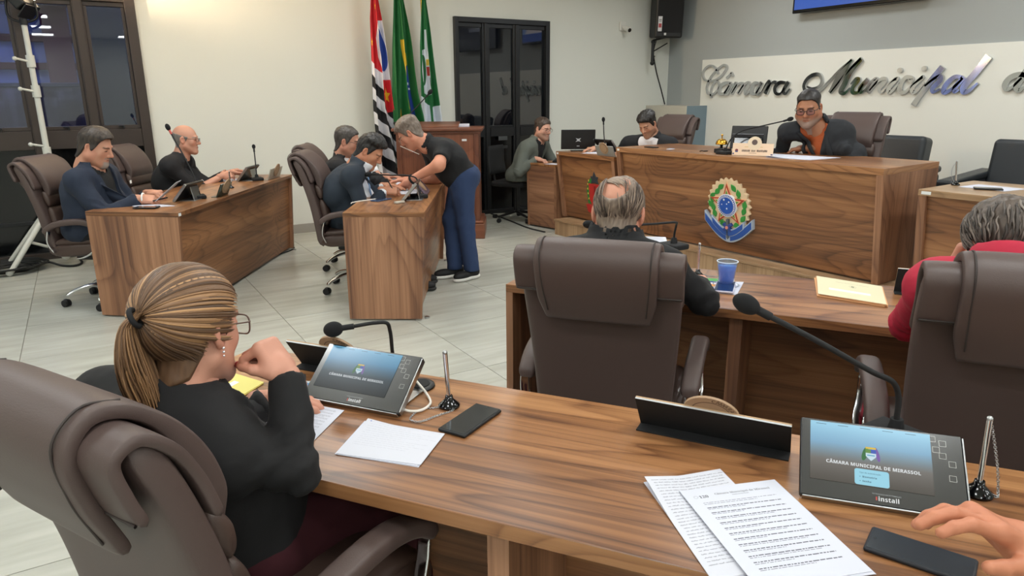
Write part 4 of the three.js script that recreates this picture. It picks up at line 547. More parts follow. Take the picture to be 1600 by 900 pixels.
// ---------------------------------------------------------------- flags
function flag(name, label, edges, zc, draw, poleX) {                  // edges: [y, xLeft, xRight]
  const t = thing(name, label, 'flag', [poleX, 0, zc]); const N = 60, K = 40, pos = [], uv = [], idx = [];
  for (let s = 0; s < 2; s++) for (let i = 0; i <= N; i++) for (let j = 0; j <= K; j++) {
    const v = i / N, u = j / K, yy = mixf(edges[0][0], edges[edges.length - 1][0], v); let e = 0; while (e < edges.length - 2 && edges[e + 1][0] > yy) e++; const f = clamp((edges[e][0] - yy) / (edges[e][0] - edges[e + 1][0]), 0, 1), x0 = mixf(edges[e][1], edges[e + 1][1], f), x1 = mixf(edges[e][2], edges[e + 1][2], f), w = x1 - x0;
    const ph = u * 2 * Math.PI * 2.15 + .8 * Math.sin(v * 3) + .35 * Math.sin(v * 9 + u * 4), z = w * .20 * Math.sin(ph) + w * .07 * Math.sin(ph * 2.3 + v * 5); pos.push(x0 + w * u + w * .03 * Math.cos(ph) * (u > .02 && u < .98 ? 1 : 0) - poleX, yy, z + (s ? -.004 : 0)); uv.push(u, 1 - v);
  }
  const o = (N + 1) * (K + 1); for (let i = 0; i < N; i++) for (let j = 0; j < K; j++) { const a = i * (K + 1) + j, b = a + 1, c = a + K + 1, d = c + 1; idx.push(a, c, b, b, c, d, a + o, b + o, c + o, b + o, d + o, c + o); }
  const edge = (a, b) => idx.push(a, b, a + o, b, b + o, a + o); for (let i = 0; i < N; i++) { edge(i * (K + 1), (i + 1) * (K + 1)); edge((i + 1) * (K + 1) + K, i * (K + 1) + K); } for (let j = 0; j < K; j++) { edge(N * (K + 1) + j, N * (K + 1) + j + 1); edge(j + 1, j); }
  const g = new THREE.BufferGeometry(); g.setAttribute('position', new THREE.Float32BufferAttribute(pos, 3)); g.setAttribute('uv', new THREE.Float32BufferAttribute(uv, 2)); g.setIndex(idx); g.computeVertexNormals();
  obj('cloth', g, phys({ map: canvasTex(256, 1024, (c, w, h) => { c.save(); draw(c, w, h, edges); c.restore(); }), roughness: .7, sheen: .3, sheenRoughness: .5 }), t);
  const top = edges[0], px = (top[1] + top[2]) / 2 - poleX; obj('pole', [rod([px, .06, -.06], [px, 2.86, -.06], .014), ball(.028, px, 2.88, -.06, 1, 1.6, 1)], M.gold, t); obj('pole_base', lathe([[0, 0], [.14, 0], [.14, .025], [.05, .05], [.03, .09], [0, .09]]).translate(px, 0, -.06), M.steel, t); return t;
}
const zoomMap = (c, W, H, edges, yTop, yBot) => (x, y) => {            // picture row/column of the cloth -> canvas
  return [x * W, (y - yTop) / (yBot - yTop) * H];
};
{
  const starPath = (c, x, y, r, k = .45) => { c.beginPath(); for (let i = 0; i < 10; i++) { const a = -Math.PI / 2 + i * Math.PI / 5, q = i % 2 ? r * k : r; c.lineTo(x + Math.cos(a) * q * .6, y + Math.sin(a) * q); } c.closePath(); c.fill(); };
  const h = y => (2.72 - y) / (2.72 - .42) * 1024;
  flag('flag', 'state flag with black and white stripes and a red corner, leftmost of the three flags', [[2.72, 2.895, 2.925], [2.30, 2.845, 2.975], [1.90, 2.835, 3.02], [1.38, 2.83, 3.065], [.75, 2.84, 3.20], [.42, 2.85, 3.24]], -7.70, (c, W, H) => {
    c.fillStyle = '#dedde2'; c.fillRect(0, 0, W, H); c.fillStyle = '#17161a'; for (let k = -3; k < 14; k++) { const y = h(1.72) + k * 118; c.beginPath(); c.moveTo(0, y); c.lineTo(W * .5, y + 74); c.lineTo(W, y + 190); c.lineTo(W, y + 250); c.lineTo(W * .5, y + 134); c.lineTo(0, y + 58); c.fill(); }
    c.fillStyle = '#dedde2'; c.fillRect(0, 0, W, h(1.74)); c.beginPath(); c.moveTo(0, h(1.75)); c.lineTo(W * .55, h(1.62)); c.lineTo(W, h(1.62)); c.lineTo(W, 0); c.lineTo(0, 0); c.fill();
    c.fillStyle = '#c8232c'; c.beginPath(); c.moveTo(0, 0); c.lineTo(W, 0); c.lineTo(W, h(2.28)); c.lineTo(W * .62, h(2.28)); c.lineTo(W * .42, h(2.1)); c.lineTo(W * .45, h(1.9)); c.lineTo(W * .58, h(1.72)); c.lineTo(0, h(1.86)); c.fill();
    c.fillStyle = '#2b4a9c'; c.beginPath(); c.ellipse(W * .74, h(1.98), W * .2, h(1.98) - h(2.21), -.1, 0, 7); c.fill();
    c.fillStyle = '#c8232c'; c.beginPath(); c.moveTo(W * .55, h(1.66)); c.lineTo(W, h(1.66)); c.lineTo(W, h(1.33)); c.lineTo(W * .72, h(1.30)); c.fill(); c.fillStyle = '#e6c02e'; starPath(c, W * .78, h(1.49), 40); starPath(c, W * .08, h(2.05), 22); starPath(c, W * .5, h(2.42), 22);
  }, 2.93);
  flag('flag', 'green national flag with yellow and blue, middle of the three flags', [[2.72, 3.14, 3.20], [2.50, 3.12, 3.235], [2.03, 3.075, 3.30], [1.50, 3.05, 3.36], [1.20, 3.05, 3.42], [.80, 3.09, 3.48], [.45, 3.12, 3.50]], -7.68, (c, W, H) => {
    c.fillStyle = '#17632f'; c.fillRect(0, 0, W, H); c.fillStyle = '#d0a92a'; c.beginPath(); c.moveTo(W * .45, h(2.08)); c.lineTo(W * .62, h(2.08)); c.lineTo(W * .64, h(1.96)); c.lineTo(W * .76, h(1.94)); c.lineTo(W * .78, h(1.82)); c.lineTo(W * .66, h(1.75)); c.lineTo(W * .68, h(1.30)); c.lineTo(W * .58, h(1.46)); c.fill();
    c.fillStyle = '#2a4aa0'; c.beginPath(); c.moveTo(W * .68, h(1.80)); c.lineTo(W * .78, h(1.80)); c.lineTo(W * .80, h(1.5)); c.lineTo(W * .84, h(.98)); c.lineTo(W * .78, h(.98)); c.lineTo(W * .70, h(1.48)); c.fill(); c.fillStyle = '#dfe4ee'; c.fillRect(W * .70, h(1.62), W * .06, 14); c.fillRect(W * .73, h(1.56), W * .06, 10); c.fillStyle = '#d0a92a'; c.beginPath(); c.moveTo(0, h(.98)); c.lineTo(W * .26, h(.95)); c.lineTo(0, h(.88)); c.fill();
  }, 3.17);
  flag('flag', 'green and white town flag with a blue stripe, rightmost of the three flags', [[2.74, 3.465, 3.485], [2.50, 3.445, 3.50], [2.03, 3.40, 3.545], [1.60, 3.395, 3.595], [1.20, 3.395, 3.64], [.80, 3.41, 3.69], [.45, 3.42, 3.71]], -7.66, (c, W, H) => {
    c.fillStyle = '#d6dbe4'; c.fillRect(0, 0, W, H); c.fillStyle = '#1d6a38'; c.beginPath(); c.moveTo(0, 0); c.lineTo(W, 0); c.lineTo(W, h(1.36)); c.lineTo(W * .55, h(1.32)); c.lineTo(0, h(1.46)); c.fill(); c.fillRect(W * .42, h(1.4), W * .2, h(1.12) - h(1.4)); c.fillStyle = '#33359c'; c.fillRect(W * .44, h(1.12), W * .17, 500); c.beginPath(); c.moveTo(W * .05, h(.9)); c.lineTo(W * .3, h(.72)); c.lineTo(W * .3, h(.4)); c.lineTo(0, h(.4)); c.fill();
    c.fillStyle = '#d6dbe4'; c.fillRect(W * .42, h(2.18), W * .14, h(1.9) - h(2.18)); c.beginPath(); c.ellipse(W * .42, h(1.72), W * .34, 112, 0, 0, 7); c.fill(); c.fillStyle = '#2f6b44'; c.beginPath(); c.ellipse(W * .30, h(1.74), W * .12, 76, .1, 0, 7); c.fill(); c.fillStyle = '#a8342f'; c.fillRect(W * .44, h(1.78), W * .2, 44); c.fillStyle = '#d9b84a'; c.fillRect(W * .44, h(1.86), W * .16, 30); c.fillStyle = '#37343c'; c.fillRect(W * .5, h(1.66), W * .14, 44);
  }, 3.475);
}
// ---------------------------------------------------------------- crests on the board tables
function frontPoint(FL, s, h, inset, rec, top, y0) { const k = inset + rec * (1 - (h - y0) / (top - y0)); return [FL[0] + PA.x * s - PNV.x * k, h, FL[1] + PA.z * s - PNV.z * k]; }
const leaf = (x, y, l, w, a) => { const n = 10, p = []; for (let i = 0; i <= n; i++) { const t = i / n; p.push([t * l, w * Math.sin(Math.PI * t) * (1 - .3 * t)]); } for (let i = n - 1; i > 0; i--) { const t = i / n; p.push([t * l, -w * Math.sin(Math.PI * t) * (1 - .3 * t)]); } const c = Math.cos(a), s = Math.sin(a); return p.map(q => [x + q[0] * c - q[1] * s, y + q[0] * s + q[1] * c]); };
{
  const P = frontPoint([4.41, -5.385], 1.31, .575, .035, .12, .955, .17), t = thing('coat_of_arms', 'colourful star emblem with blue disc, green leaves and blue ribbon on the highest table', 'emblem', P); t.rotation.set(Math.atan(.12 / .785), Math.atan2(PNV.x, PNV.z), 0, 'YXZ');
  const cream = hex(0xd9bf9c, .6), green = hex(0x2f8a36, .55), red = hex(0xa8361c, .5), orange = hex(0xdfae84, .55), blue = hex(0x1746a2, .45), white = hex(0xe3e3e6, .5), rib = hex(0x234f9f, .5), ribB = hex(0xa8b4c4, .5), steel = hex(0x5a6068, .45);
  const sun = []; const n = 26; for (let i = 0; i < n * 2; i++) { const a = i / (n * 2) * 2 * Math.PI + .12, r = i % 2 ? 1 : .90; sun.push([Math.cos(a) * .222 * r, .02 + Math.sin(a) * .232 * r]); } obj('sunburst', plate(sun, .022, .004), cream, t);
  const star = (R, k = .42) => { const p = []; for (let i = 0; i < 10; i++) { const a = Math.PI / 2 + .03 + i * Math.PI / 5, q = i % 2 ? R * k : R; p.push([Math.cos(a) * q, .02 + Math.sin(a) * q * 1.02]); } return p; };
  obj('star_edge', plate(star(.200), .030, .001), orange, t); obj('star_edge', plate(star(.182), .034, .001), red, t); obj('star_edge', plate(star(.150, .42), .037, .001), orange, t); obj('star', plate(star(.128), .040, .001), hex(0x5c8a3a, .55), t);
  for (const [x, y, a] of [[-.13, .10, .9], [-.10, .15, .6], [-.165, .02, 1.5], [-.15, -.05, 1.7], [-.16, -.02, 2.2], [-.13, -.10, 1.9], [.08, .14, 2.2], [.115, .09, 1.8], [.16, .0, 1.4], [.145, -.05, 1.2], [.125, -.11, .9], [-.09, -.16, .4], [.05, -.16, .5], [-.055, -.15, 2.2], [-.185, .06, .8], [.15, .05, 2.5]]) { const g = plate(leaf(x, y, .075, .026, a), .030, .003); obj('leaf', g, green, t); }
  const disc = (r, d, y = .02, s = 48) => mv(new THREE.CylinderGeometry(r, r, d, s), 0, 0, 0, Math.PI / 2).translate(0, y, d / 2);
  obj('ring', disc(.098, .044), white, t); obj('ring', disc(.091, .046), blue, t); const beads = []; for (let i = 0; i < 32; i++) { const a = i / 32 * 2 * Math.PI; beads.push(rbox(.010, .007, .004, .001, 0, 0, 0).rotateZ(a).translate(Math.cos(a) * .083, .02 + Math.sin(a) * .083, .047)); } obj('bead', beads, white, t); obj('ring', disc(.0755, .047), white, t); obj('disc', disc(.072, .049), hex(0x1b50ac, .4), t);
  for (const [x, y, r] of [[-.022, .05, .011], [.028, .035, .008], [.006, .016, .007], [-.045, .008, .006], [.006, -.024, .009]]) { const p = []; for (let i = 0; i < 10; i++) { const a = Math.PI / 2 + i * Math.PI / 5, q = i % 2 ? r * .5 : r; p.push([x + Math.cos(a) * q, .02 + y + Math.sin(a) * q]); } obj('small_star', plate(p, .052, .001), white, t); }
  obj('sword', [plate([[-.012, -.10], [.012, -.10], [.012, -.26], [0, -.275], [-.012, -.26]], .046, .002)], steel, t); obj('cross', [plate([[-.05, -.15], [-.03, -.13], [0, -.155], [.03, -.13], [.05, -.15], [.025, -.17], [.05, -.195], [.03, -.21], [0, -.185], [-.03, -.21], [-.05, -.195], [-.025, -.17]], .048, .002)], hex(0x2a3f86, .5), t); obj('rosette', mv(new THREE.CylinderGeometry(.014, .014, .006, 16), 0, 0, 0, Math.PI / 2).translate(0, -.17, .051), hex(0xd88a78, .5), t);
  const arc = (x0, x1, y0, y1, sag, th) => { const p = [], q = []; for (let i = 0; i <= 16; i++) { const k = i / 16, x = mixf(x0, x1, k), y = mixf(y0, y1, k) - sag * Math.sin(Math.PI * k); p.push([x, y + th / 2]); q.unshift([x, y - th / 2]); } return [...p, ...q]; };
  obj('ribbon_edge', plate(arc(-.245, .245, -.095, -.115, .155, .085), .036, .002), ribB, t); obj('ribbon_edge', plate(arc(-.165, .165, -.115, -.13, .095, .062), .042, .002), ribB, t); obj('ribbon', plate(arc(-.237, -.022, -.105, -.256, .022, .062), .040, .002), rib, t); obj('ribbon', plate(arc(.022, .237, -.258, -.122, .022, .062), .040, .002), rib, t); obj('ribbon', plate(arc(-.155, .155, -.125, -.14, .088, .046), .046, .002), rib, t);
}
{
  const P = frontPoint([4.42, -6.42], .60, .475, .03, .10, .855, .17), t = thing('coat_of_arms', 'red shield emblem with green wreath on the left board table', 'emblem', P); t.rotation.set(Math.atan(.10 / .68), Math.atan2(PNV.x, PNV.z), 0, 'YXZ');
  const red = hex(0xb02420, .5), green = hex(0x2c7a33, .55), dark = hex(0x32363c, .5), yel = hex(0xe0c84a, .5);
  obj('wreath', [plate([[-.14, -.10], [-.15, .05], [-.11, .14], [-.06, .19], [-.03, .16], [-.08, .08], [-.09, -.10]], .02, .003)], green, t); obj('wreath', [plate([[.14, -.10], [.09, -.10], [.08, .08], [.03, .16], [.06, .19], [.11, .14], [.15, .05]], .02, .003)], green, t);
  obj('shield', plate([[-.10, .12], [.10, .12], [.10, -.06], [.05, -.13], [0, -.16], [-.05, -.13], [-.10, -.06]], .03, .003), red, t); obj('sword', plate([[-.012, .10], [.012, .10], [.014, -.08], [0, -.12], [-.014, -.08]], .036, .002), hex(0x7a1a18, .5), t); obj('crest', plate([[0, .25], [.025, .20], [.06, .20], [.045, .165], [.06, .125], [0, .135], [-.06, .125], [-.045, .165], [-.06, .20], [-.025, .20]], .03, .003), dark, t);
  for (const s of [1, -1]) for (const [x, y] of [[.10, .15], [.118, .11], [.124, .06], [.124, .01], [.118, -.045]]) obj('berry', ball(.008, s * x, y, .022, .7, 1.4, .6, 10), yel, t);
  obj('ribbon', plate([[-.17, -.11], [-.09, -.11], [0, -.19], [.09, -.11], [.17, -.11], [.15, -.19], [0, -.235], [-.15, -.19]], .026, .003), red, t);
}
// ---------------------------------------------------------------- light stand by the window
{
  const t = thing('light_stand', 'white tripod stand with a black flood lamp by the window', 'lamp stand', [-.28, 0, -7.62]), wp = hex(0xc9c9c0, .5);
  obj('pole', [rod([0, .08, 0], [0, 2.12, 0], .026, .022, 18)], wp, t); for (const y of [.30, 1.02, 1.55, 1.80]) obj('coupler', cyl(.034, .034, .10, 0, y, 0, 18), wp, t); for (const y of [1.08, 1.55, 1.80]) { obj('clamp_knob', [rod([-.02, y, .02], [-.10, y + .02, .05], .010), ball(.018, -.11, y + .02, .05)], wp, t); }
  obj('leg', rod([0, .62, .03], [-.42, .02, .30], .024, .022, 14), wp, t); obj('leg', rod([0, .62, -.02], [-.46, .02, -.14], .022, .02, 14), wp, t); obj('brace', rod([0, .12, 0], [-.26, .27, .18], .013), wp, t); obj('foot', [ball(.035, 0, .07, 0), ball(.03, -.42, .03, .30), ball(.03, -.46, .03, -.14)], wp, t);
  obj('yoke', [tube([[-.10, 2.30, 0], [-.10, 2.16, 0], [0, 2.12, 0], [.10, 2.16, 0], [.10, 2.30, 0]], .010, 40), cyl(.03, .03, .05, 0, 2.12, 0)], M.black, t);
  const lamp = obj('lamp_head', [rbox(.24, .17, .10, .02, 0, 2.30, 0, rad(-35), rad(70)), rbox(.27, .012, .16, .004, .06, 2.40, .02, rad(-20), rad(70)), rbox(.27, .012, .13, .004, .05, 2.20, .02, rad(-50), rad(70))], M.black, t);
  const d = V(.72, .62, .30).normalize(); const face = obj('lamp_glass', new THREE.CircleGeometry(.075, 24).applyQuaternion(new THREE.Quaternion().setFromUnitVectors(V(0, 0, 1), d)).translate(d.x * .085, 2.30 + d.y * .085, d.z * .085), std({ color: 0xffffff, emissive: new THREE.Color(1, .78, .5), emissiveIntensity: 5 }), lamp);
  const s = new THREE.SpotLight(new THREE.Color(1, .74, .48), LAMP_LIGHT, 0, 1.15, .9, 2); s.position.set(d.x * .11, 2.30 + d.y * .11, d.z * .11); s.target.position.set(d.x * 3, 2.3 + d.y * 3, d.z * 3); s.castShadow = true; t.add(s, s.target);
  const c = []; const R = rng(3); for (let k = 0; k < 7; k++) { const r = .17 + .02 * k, pts = []; for (let i = 0; i < 22; i++) { const a = i / 22 * 2 * Math.PI; pts.push([Math.cos(a) * r * (1 + .06 * R()), .012 + .008 * k + .008 * R(), Math.sin(a) * r * .8 * (1 + .06 * R())]); } c.push(tube(pts, .009, 90, 6, true)); }
  const coil = obj('cable_coil', c, M.cable); coil.position.set(-.72, 0, -7.52); tag(coil, 'coil of black cable on the floor by the light stand', 'cable'); const e = obj('cable', tube([[-.52, .02, -7.50], [-.42, .05, -7.52], [-.32, .015, -7.48], [-.22, .012, -7.42], [-.16, .012, -7.52], [-.18, .03, -7.66]], .010, 60), M.cable); tag(e, 'end of black cable curling from the coil towards the light stand', 'cable');
}
const cable = (pts, r, label) => tag(obj('cable', tube(pts, r, pts.length * 10), M.cable), label, 'cable');
cable([[4.42, .006, -7.9], [4.35, .006, -7.3], [4.28, .006, -6.75], [4.30, .006, -6.45]], .010, 'black cable running over the floor from the door to the typing desk');
cable([[1.42, .008, -6.86], [1.52, .008, -6.93], [1.66, .008, -7.06], [1.70, .008, -7.17], [1.60, .008, -7.14], [1.47, .008, -7.0]], .006, 'thin black cable loop on the floor at the end of the window desk');
cable([[2.58, .02, -5.40], [2.66, .008, -5.36], [2.74, .008, -5.46], [2.82, .10, -5.70], [2.79, .20, -5.72]], .006, 'thin black cable at the foot of the short desk beside the shoes');
cable([[2.56, .70, -1.92], [2.57, .45, -1.90], [2.58, .2, -1.86], [2.60, .02, -1.80]], .007, 'black cable hanging under the middle desk right of the divider');
cable([[.86, .70, -.86], [.90, .58, -.82], [.96, .55, -.74], [1.0, .62, -.66], [1.02, .71, -.62]], .007, 'black cable looping under the near desk beside the divider');
// ---------------------------------------------------------------- microphones
function mic(label, base, pts, o = {}) {
  const t = thing('microphone', label, 'microphone', base), P = pts.map(p => [p[0] - base[0], p[1] - base[1], p[2] - base[2]]);
  obj('base', o.disc ? [cyl(.045, .042, .012, 0, .006, 0, 32), cyl(.018, .014, .03, 0, .026, 0)] : [rbox(.10, .028, .12, .008, 0, .014, 0, 0, o.turn || 0), cyl(.018, .013, .03, 0, .04, 0)], M.blackMat, t); const k = P.length - 1, a = vec(P[k - 1]), b = vec(P[k]);
  obj('gooseneck', tube([[0, .03, 0], ...P.slice(0, k + 1)], o.r || .0055, 80, 10), M.rubber, t); const d = b.clone().sub(a).normalize(); const h = new THREE.SphereGeometry(1, 24, 18).scale(o.hr || .022, o.hl || .030, o.hr || .022).applyQuaternion(new THREE.Quaternion().setFromUnitVectors(V(0, 1, 0), d)).translate(b.x, b.y, b.z); obj('foam_head', h, M.foam, t);
  const e = b.clone().addScaledVector(d, -(o.hl || .03) - .008); obj('collar', rod([e.x - d.x * .02, e.y - d.y * .02, e.z - d.z * .02], [e.x + d.x * .012, e.y + d.y * .012, e.z + d.z * .012], (o.r || .0055) * 1.5), o.ring || M.blackMat, t); return t;
}
mic('black gooseneck microphone bent flat behind the terminal with the blue screen', [.672, .75, -1.752], [[.655, .80, -1.735], [.640, .885, -1.71], [.628, .913, -1.70], [.600, .915, -1.712], [.55, .908, -1.735], [.50, .902, -1.757]], { r: .0052, hr: .021, hl: .026, disc: true });
mic('long black gooseneck microphone rising behind the right terminal', [1.452, .75, -.776], [[1.450, .80, -.776], [1.447, .86, -.778], [1.432, .892, -.785], [1.39, .917, -.81], [1.29, .985, -.88], [1.20, 1.042, -.945], [1.165, 1.065, -.972]], { r: .0062, hr: .021, hl: .031 });
mic('black gooseneck microphone on the middle desk beside the balding man', [2.46, .75, -2.53], [[2.455, .82, -2.525], [2.44, .875, -2.50], [2.41, .895, -2.47], [2.25, .905, -2.46], [2.0, .925, -2.45], [1.86, .945, -2.44]], { hr: .018, hl: .034 });
mic('black gooseneck microphone leaning over the bearded man at the window desk', [.70, .75, -5.795], [[.695, .86, -5.80], [.68, .95, -5.83], [.64, 1.08, -5.90], [.59, 1.22, -5.975], [.572, 1.275, -5.995]], { hr: .018, hl: .028, ring: hex(0xc05046, .5) });
mic('upright thin gooseneck microphone at the far end of the window desk', [1.328, .75, -6.755], [[1.33, .85, -6.76], [1.338, .95, -6.80], [1.345, 1.05, -6.84]], { hr: .016, hl: .022 });
mic('black gooseneck microphone bent flat over the short desk', [2.12, .75, -4.892], [[2.12, .84, -4.90], [2.11, .895, -4.91], [2.06, .915, -4.95], [1.95, .92, -5.0], [1.82, .93, -5.05], [1.79, .93, -5.06]], { hr: .018, hl: .026 });
mic('upright thin gooseneck microphone on the left board table', [4.70, .895, -5.93], [[4.705, 1.0, -5.94], [4.715, 1.12, -5.97], [4.73, 1.235, -6.0]], { hr: .018, hl: .026 });
mic('black gooseneck microphone pointing at the man in the orange shirt', [4.61, 1.0, -4.20], [[4.63, 1.05, -4.21], [4.70, 1.13, -4.22], [4.76, 1.185, -4.18], [4.86, 1.235, -4.03], [4.95, 1.275, -3.90], [4.975, 1.288, -3.87]], { hr: .018, hl: .026 });
mic('black microphone on a thin arm above the lectern', [2.86, 1.20, -7.02], [[2.90, 1.25, -7.0], [2.97, 1.31, -6.99], [3.08, 1.42, -6.96], [3.165, 1.51, -6.935], [3.178, 1.525, -6.932]], { hr: .022, hl: .032 });
// ---------------------------------------------------------------- voting terminals
const crestTiny = (c, x, y, s) => { c.save(); c.translate(x, y); c.scale(s, s); c.fillStyle = '#2f6f3a'; c.beginPath(); c.ellipse(-17, 2, 8, 26, .25, 0, 7); c.fill(); c.fillStyle = '#7a56a8'; c.beginPath(); c.ellipse(18, 0, 6, 26, -.2, 0, 7); c.fill(); c.fillStyle = '#cfe6f2'; c.beginPath(); c.moveTo(-15, -16); c.lineTo(15, -16); c.lineTo(15, 10); c.lineTo(0, 26); c.lineTo(-15, 10); c.fill(); c.fillStyle = '#5f8f3c'; c.fillRect(-15, -16, 15, 14); c.fillStyle = '#3658b8'; c.fillRect(0, -16, 15, 14); c.fillStyle = '#e0c040'; c.fillRect(-15, -24, 30, 7); c.fillStyle = '#57a8c8'; c.fillRect(-11, 4, 22, 4); c.restore(); };
function terminal(label, B, psi, th, o) {
  const w = .285, h = .163, t = thing('voting_terminal', label, 'tablet', [B[0], B[1], B[2]], -psi); const tilt = g => g.rotateX(-(Math.PI / 2 - th)); // local x along the desk, -z away, plate rises backwards
  const map = canvasTex(1024, 586, (c, W, H) => {
    c.fillStyle = '#17181a'; c.fillRect(0, 0, W, H); c.strokeStyle = '#b9b9b4'; c.lineWidth = 3; for (const [x, y] of [[842, 38], [800, 62], [905, 66], [862, 118], [900, 160], [955, 215], [950, 320]]) { c.save(); c.translate(x, y); c.strokeRect(-18, -18, 42, 42); c.restore(); }
    c.fillStyle = '#c9ccd0'; c.font = 'bold 44px sans-serif'; c.fillText('install', 486, 560); c.fillStyle = '#b23a34'; c.fillRect(472, 532, 9, 26); c.fillStyle = '#aeb2b6'; c.font = '13px sans-serif'; c.fillText('TECNOLOGIA EM AUTOMAÇÃO', 450, 516);
  });
  const scr = canvasTex(800, 500, (c, W, H) => {
    const g = c.createLinearGradient(0, 0, 0, H); for (const [k, v] of o.grad) g.addColorStop(k, v); c.fillStyle = g; c.fillRect(0, 0, W, H); crestTiny(c, W * .51, H * .46, 2.3); c.fillStyle = '#eef3f6'; c.font = 'bold 37px sans-serif'; c.textAlign = 'center'; c.fillText('CÂMARA MUNICIPAL DE MIRASSOL', W * .52, H * .70);
    c.fillStyle = 'rgba(40,60,70,.8)'; for (let i = 0; i < 5; i++) c.fillRect(40 + i * 150, 18, 70, 4);
    if (o.dialog) { c.fillStyle = '#9fdcf0'; c.beginPath(); c.roundRect(W * .37, H * .73, W * .28, H * .26, 18); c.fill(); c.fillStyle = '#4a6a78'; c.font = '15px sans-serif'; c.textAlign = 'left'; c.fillText('Tipo de autenticação', W * .41, H * .80); c.font = 'bold 20px sans-serif'; c.fillText('•  Biometria', W * .41, H * .87); c.fillText('•  Senha', W * .41, H * .94); }
  });
  const face = new THREE.PlaneGeometry(w, h).translate(w / 2, h / 2, .0085), hs = tilt(rbox(w, h, .016, .005, w / 2, h / 2, 0)); obj('housing', hs, o.frame || hex(0x1a1b1d, .35), t);
  obj('bezel', tilt(new THREE.PlaneGeometry(w - .006, h - .006).translate(w / 2, h / 2, .0083)), phys({ map, roughness: .22, ior: 1.9, clearcoat: .6, clearcoatRoughness: .15 }), t);
  const e = obj('screen', tilt(new THREE.PlaneGeometry(.212, .122).translate(.124, .096, .0090)), std({ color: 0x030303, roughness: .22, emissive: 0xffffff, emissiveMap: scr, emissiveIntensity: o.emit }), t);
  const ky = h * Math.sin(th), kz = -h * Math.cos(th);
  obj('stand', [rbox(.20, .005, .13, .002, w / 2 + .02, -.003, kz * .55 - .02), hexa([[w / 2 - .05, 0, kz - .03], [w / 2 + .07, 0, kz - .03], [w / 2 + .07, 0, kz - .035], [w / 2 - .05, 0, kz - .035]], [[w / 2 - .05, ky * .8, kz * .8 - .004], [w / 2 + .07, ky * .8, kz * .8 - .004], [w / 2 + .07, ky * .8, kz * .8 - .009], [w / 2 - .05, ky * .8, kz * .8 - .009]])], M.steel, t);
  obj('side_trim', tilt(rbox(.003, h - .01, .017, .001, w + .0005, h / 2, 0)), M.steel, t); obj('side_trim', tilt(rbox(w - .01, .003, .017, .001, w / 2, -.0005, 0)), M.steel, t); return t;
}
terminal('voting terminal with the blue-to-dark screen next to the woman with the ponytail', [.390, .757, -1.692], .936, .67, { grad: [[0, '#7fc4ea'], [.3, '#5f9cc4'], [.62, '#3e4f5a'], [1, '#2c3034']], emit: .34 });
terminal('voting terminal in the right foreground showing a pale blue message box', [1.078, .757, -.737], .862, .69, { grad: [[0, '#a4dcf6'], [.35, '#86b4d2'], [.65, '#77736e'], [1, '#544f49']], emit: .46, dialog: true, gloss: .2, bezel: { roughness: .22 } });
function smallTerminal(label, x, y, z, yaw, tilt = -.7) { const t = thing('voting_terminal', label, 'tablet', [x, y, z], yaw); obj('housing', rbox(.28, .165, .018, .005, 0, .065, -.04, tilt), hex(0x18191b, .3), t); obj('stand', [rbox(.20, .006, .12, .002, 0, .003, -.07), rbox(.12, .10, .006, .002, 0, .05, -.095, .2)], M.steel, t); obj('side_trim', [rbox(.004, .165, .02, .001, .141, .065, -.04, tilt), rbox(.004, .165, .02, .001, -.141, .065, -.04, tilt)], M.steel, t); obj('screen', new THREE.PlaneGeometry(.21, .12).rotateX(tilt).translate(-.015, .065 - .0093 * Math.sin(tilt) * 0 + .0075, -.0335), std({ color: 0x0a0d12, roughness: .2, emissive: 0x6fa4c4, emissiveIntensity: .2 }), t); return t; }
smallTerminal('dark voting terminal seen from the side in front of the bearded man', .60, .75, -5.80, rad(57 + 180));
smallTerminal('dark voting terminal in front of the bald man at the window desk', 1.24, .75, -6.87, rad(57 + 180));
smallTerminal('dark voting terminal with silver edges on the short desk', 2.02, .75, -4.90, rad(60 + 180));
smallTerminal('dark voting terminal in front of the man in the white shirt', 4.86, .895, -6.06, rad(-86 + 180));
// ---------------------------------------------------------------- name plates
const discTex = canvasTex(256, 256, (c) => { c.fillStyle = '#a98a6c'; c.fillRect(0, 0, 256, 256); c.strokeStyle = '#5d4330'; c.lineWidth = 5; c.beginPath(); c.arc(128, 128, 92, 0, 7); c.stroke(); c.fillStyle = '#5d4330'; c.font = 'bold 30px sans-serif'; const s = 'CÂMARA MUNICIPAL'; for (let i = 0; i < s.length; i++) { c.save(); c.translate(128, 128); c.rotate((i - (s.length - 1) / 2) * .19); c.textAlign = 'center'; c.fillText(s[i], 0, -98); c.restore(); } });
function namePlate(label, x, z, yaw, o = {}) {                         // local +z = towards the sitter; black back, wooden front and crest disc
  const L = o.L || .33, t = thing('name_plate', label, 'name plate', [x, o.y || .75, z], yaw), a = rad(o.lean ?? 34);
  const lean = g => g.rotateX(a).translate(0, .003, -.02); obj('back_cover', [lean(box(L, .105, .003, 0, .0525, .002)), box(L, .003, .045, 0, .0018, .0)], o.back || M.blackMat, t); obj('front_board', lean(rbox(L, .105, .005, .001, 0, .0525, -.0025)), o.front || hex(0xb0906c, .6), t); obj('rim', lean(rbox(L, .0012, .004, .0004, 0, .1055, .0015)), hex(0xbfc3c6, .4), t);
  const d = obj('crest_disc', lean(mv(new THREE.CylinderGeometry(.06, .06, .006, 40), 0, 0, 0, Math.PI / 2).translate(o.dx || 0, .085, -.008)), std({ map: discTex, roughness: .6 }), t); return t;
}
namePlate('black-backed name plate behind the left terminal', .539, -1.803, -.936, { L: .33 });
namePlate('black-backed name plate in the middle of the near desk', 1.108, -.990, -1.0, { L: .33 });
namePlate('black name plate at the elbow of the man in the red jacket', 2.68, -1.37, -.95, { L: .26, lean: 20 });
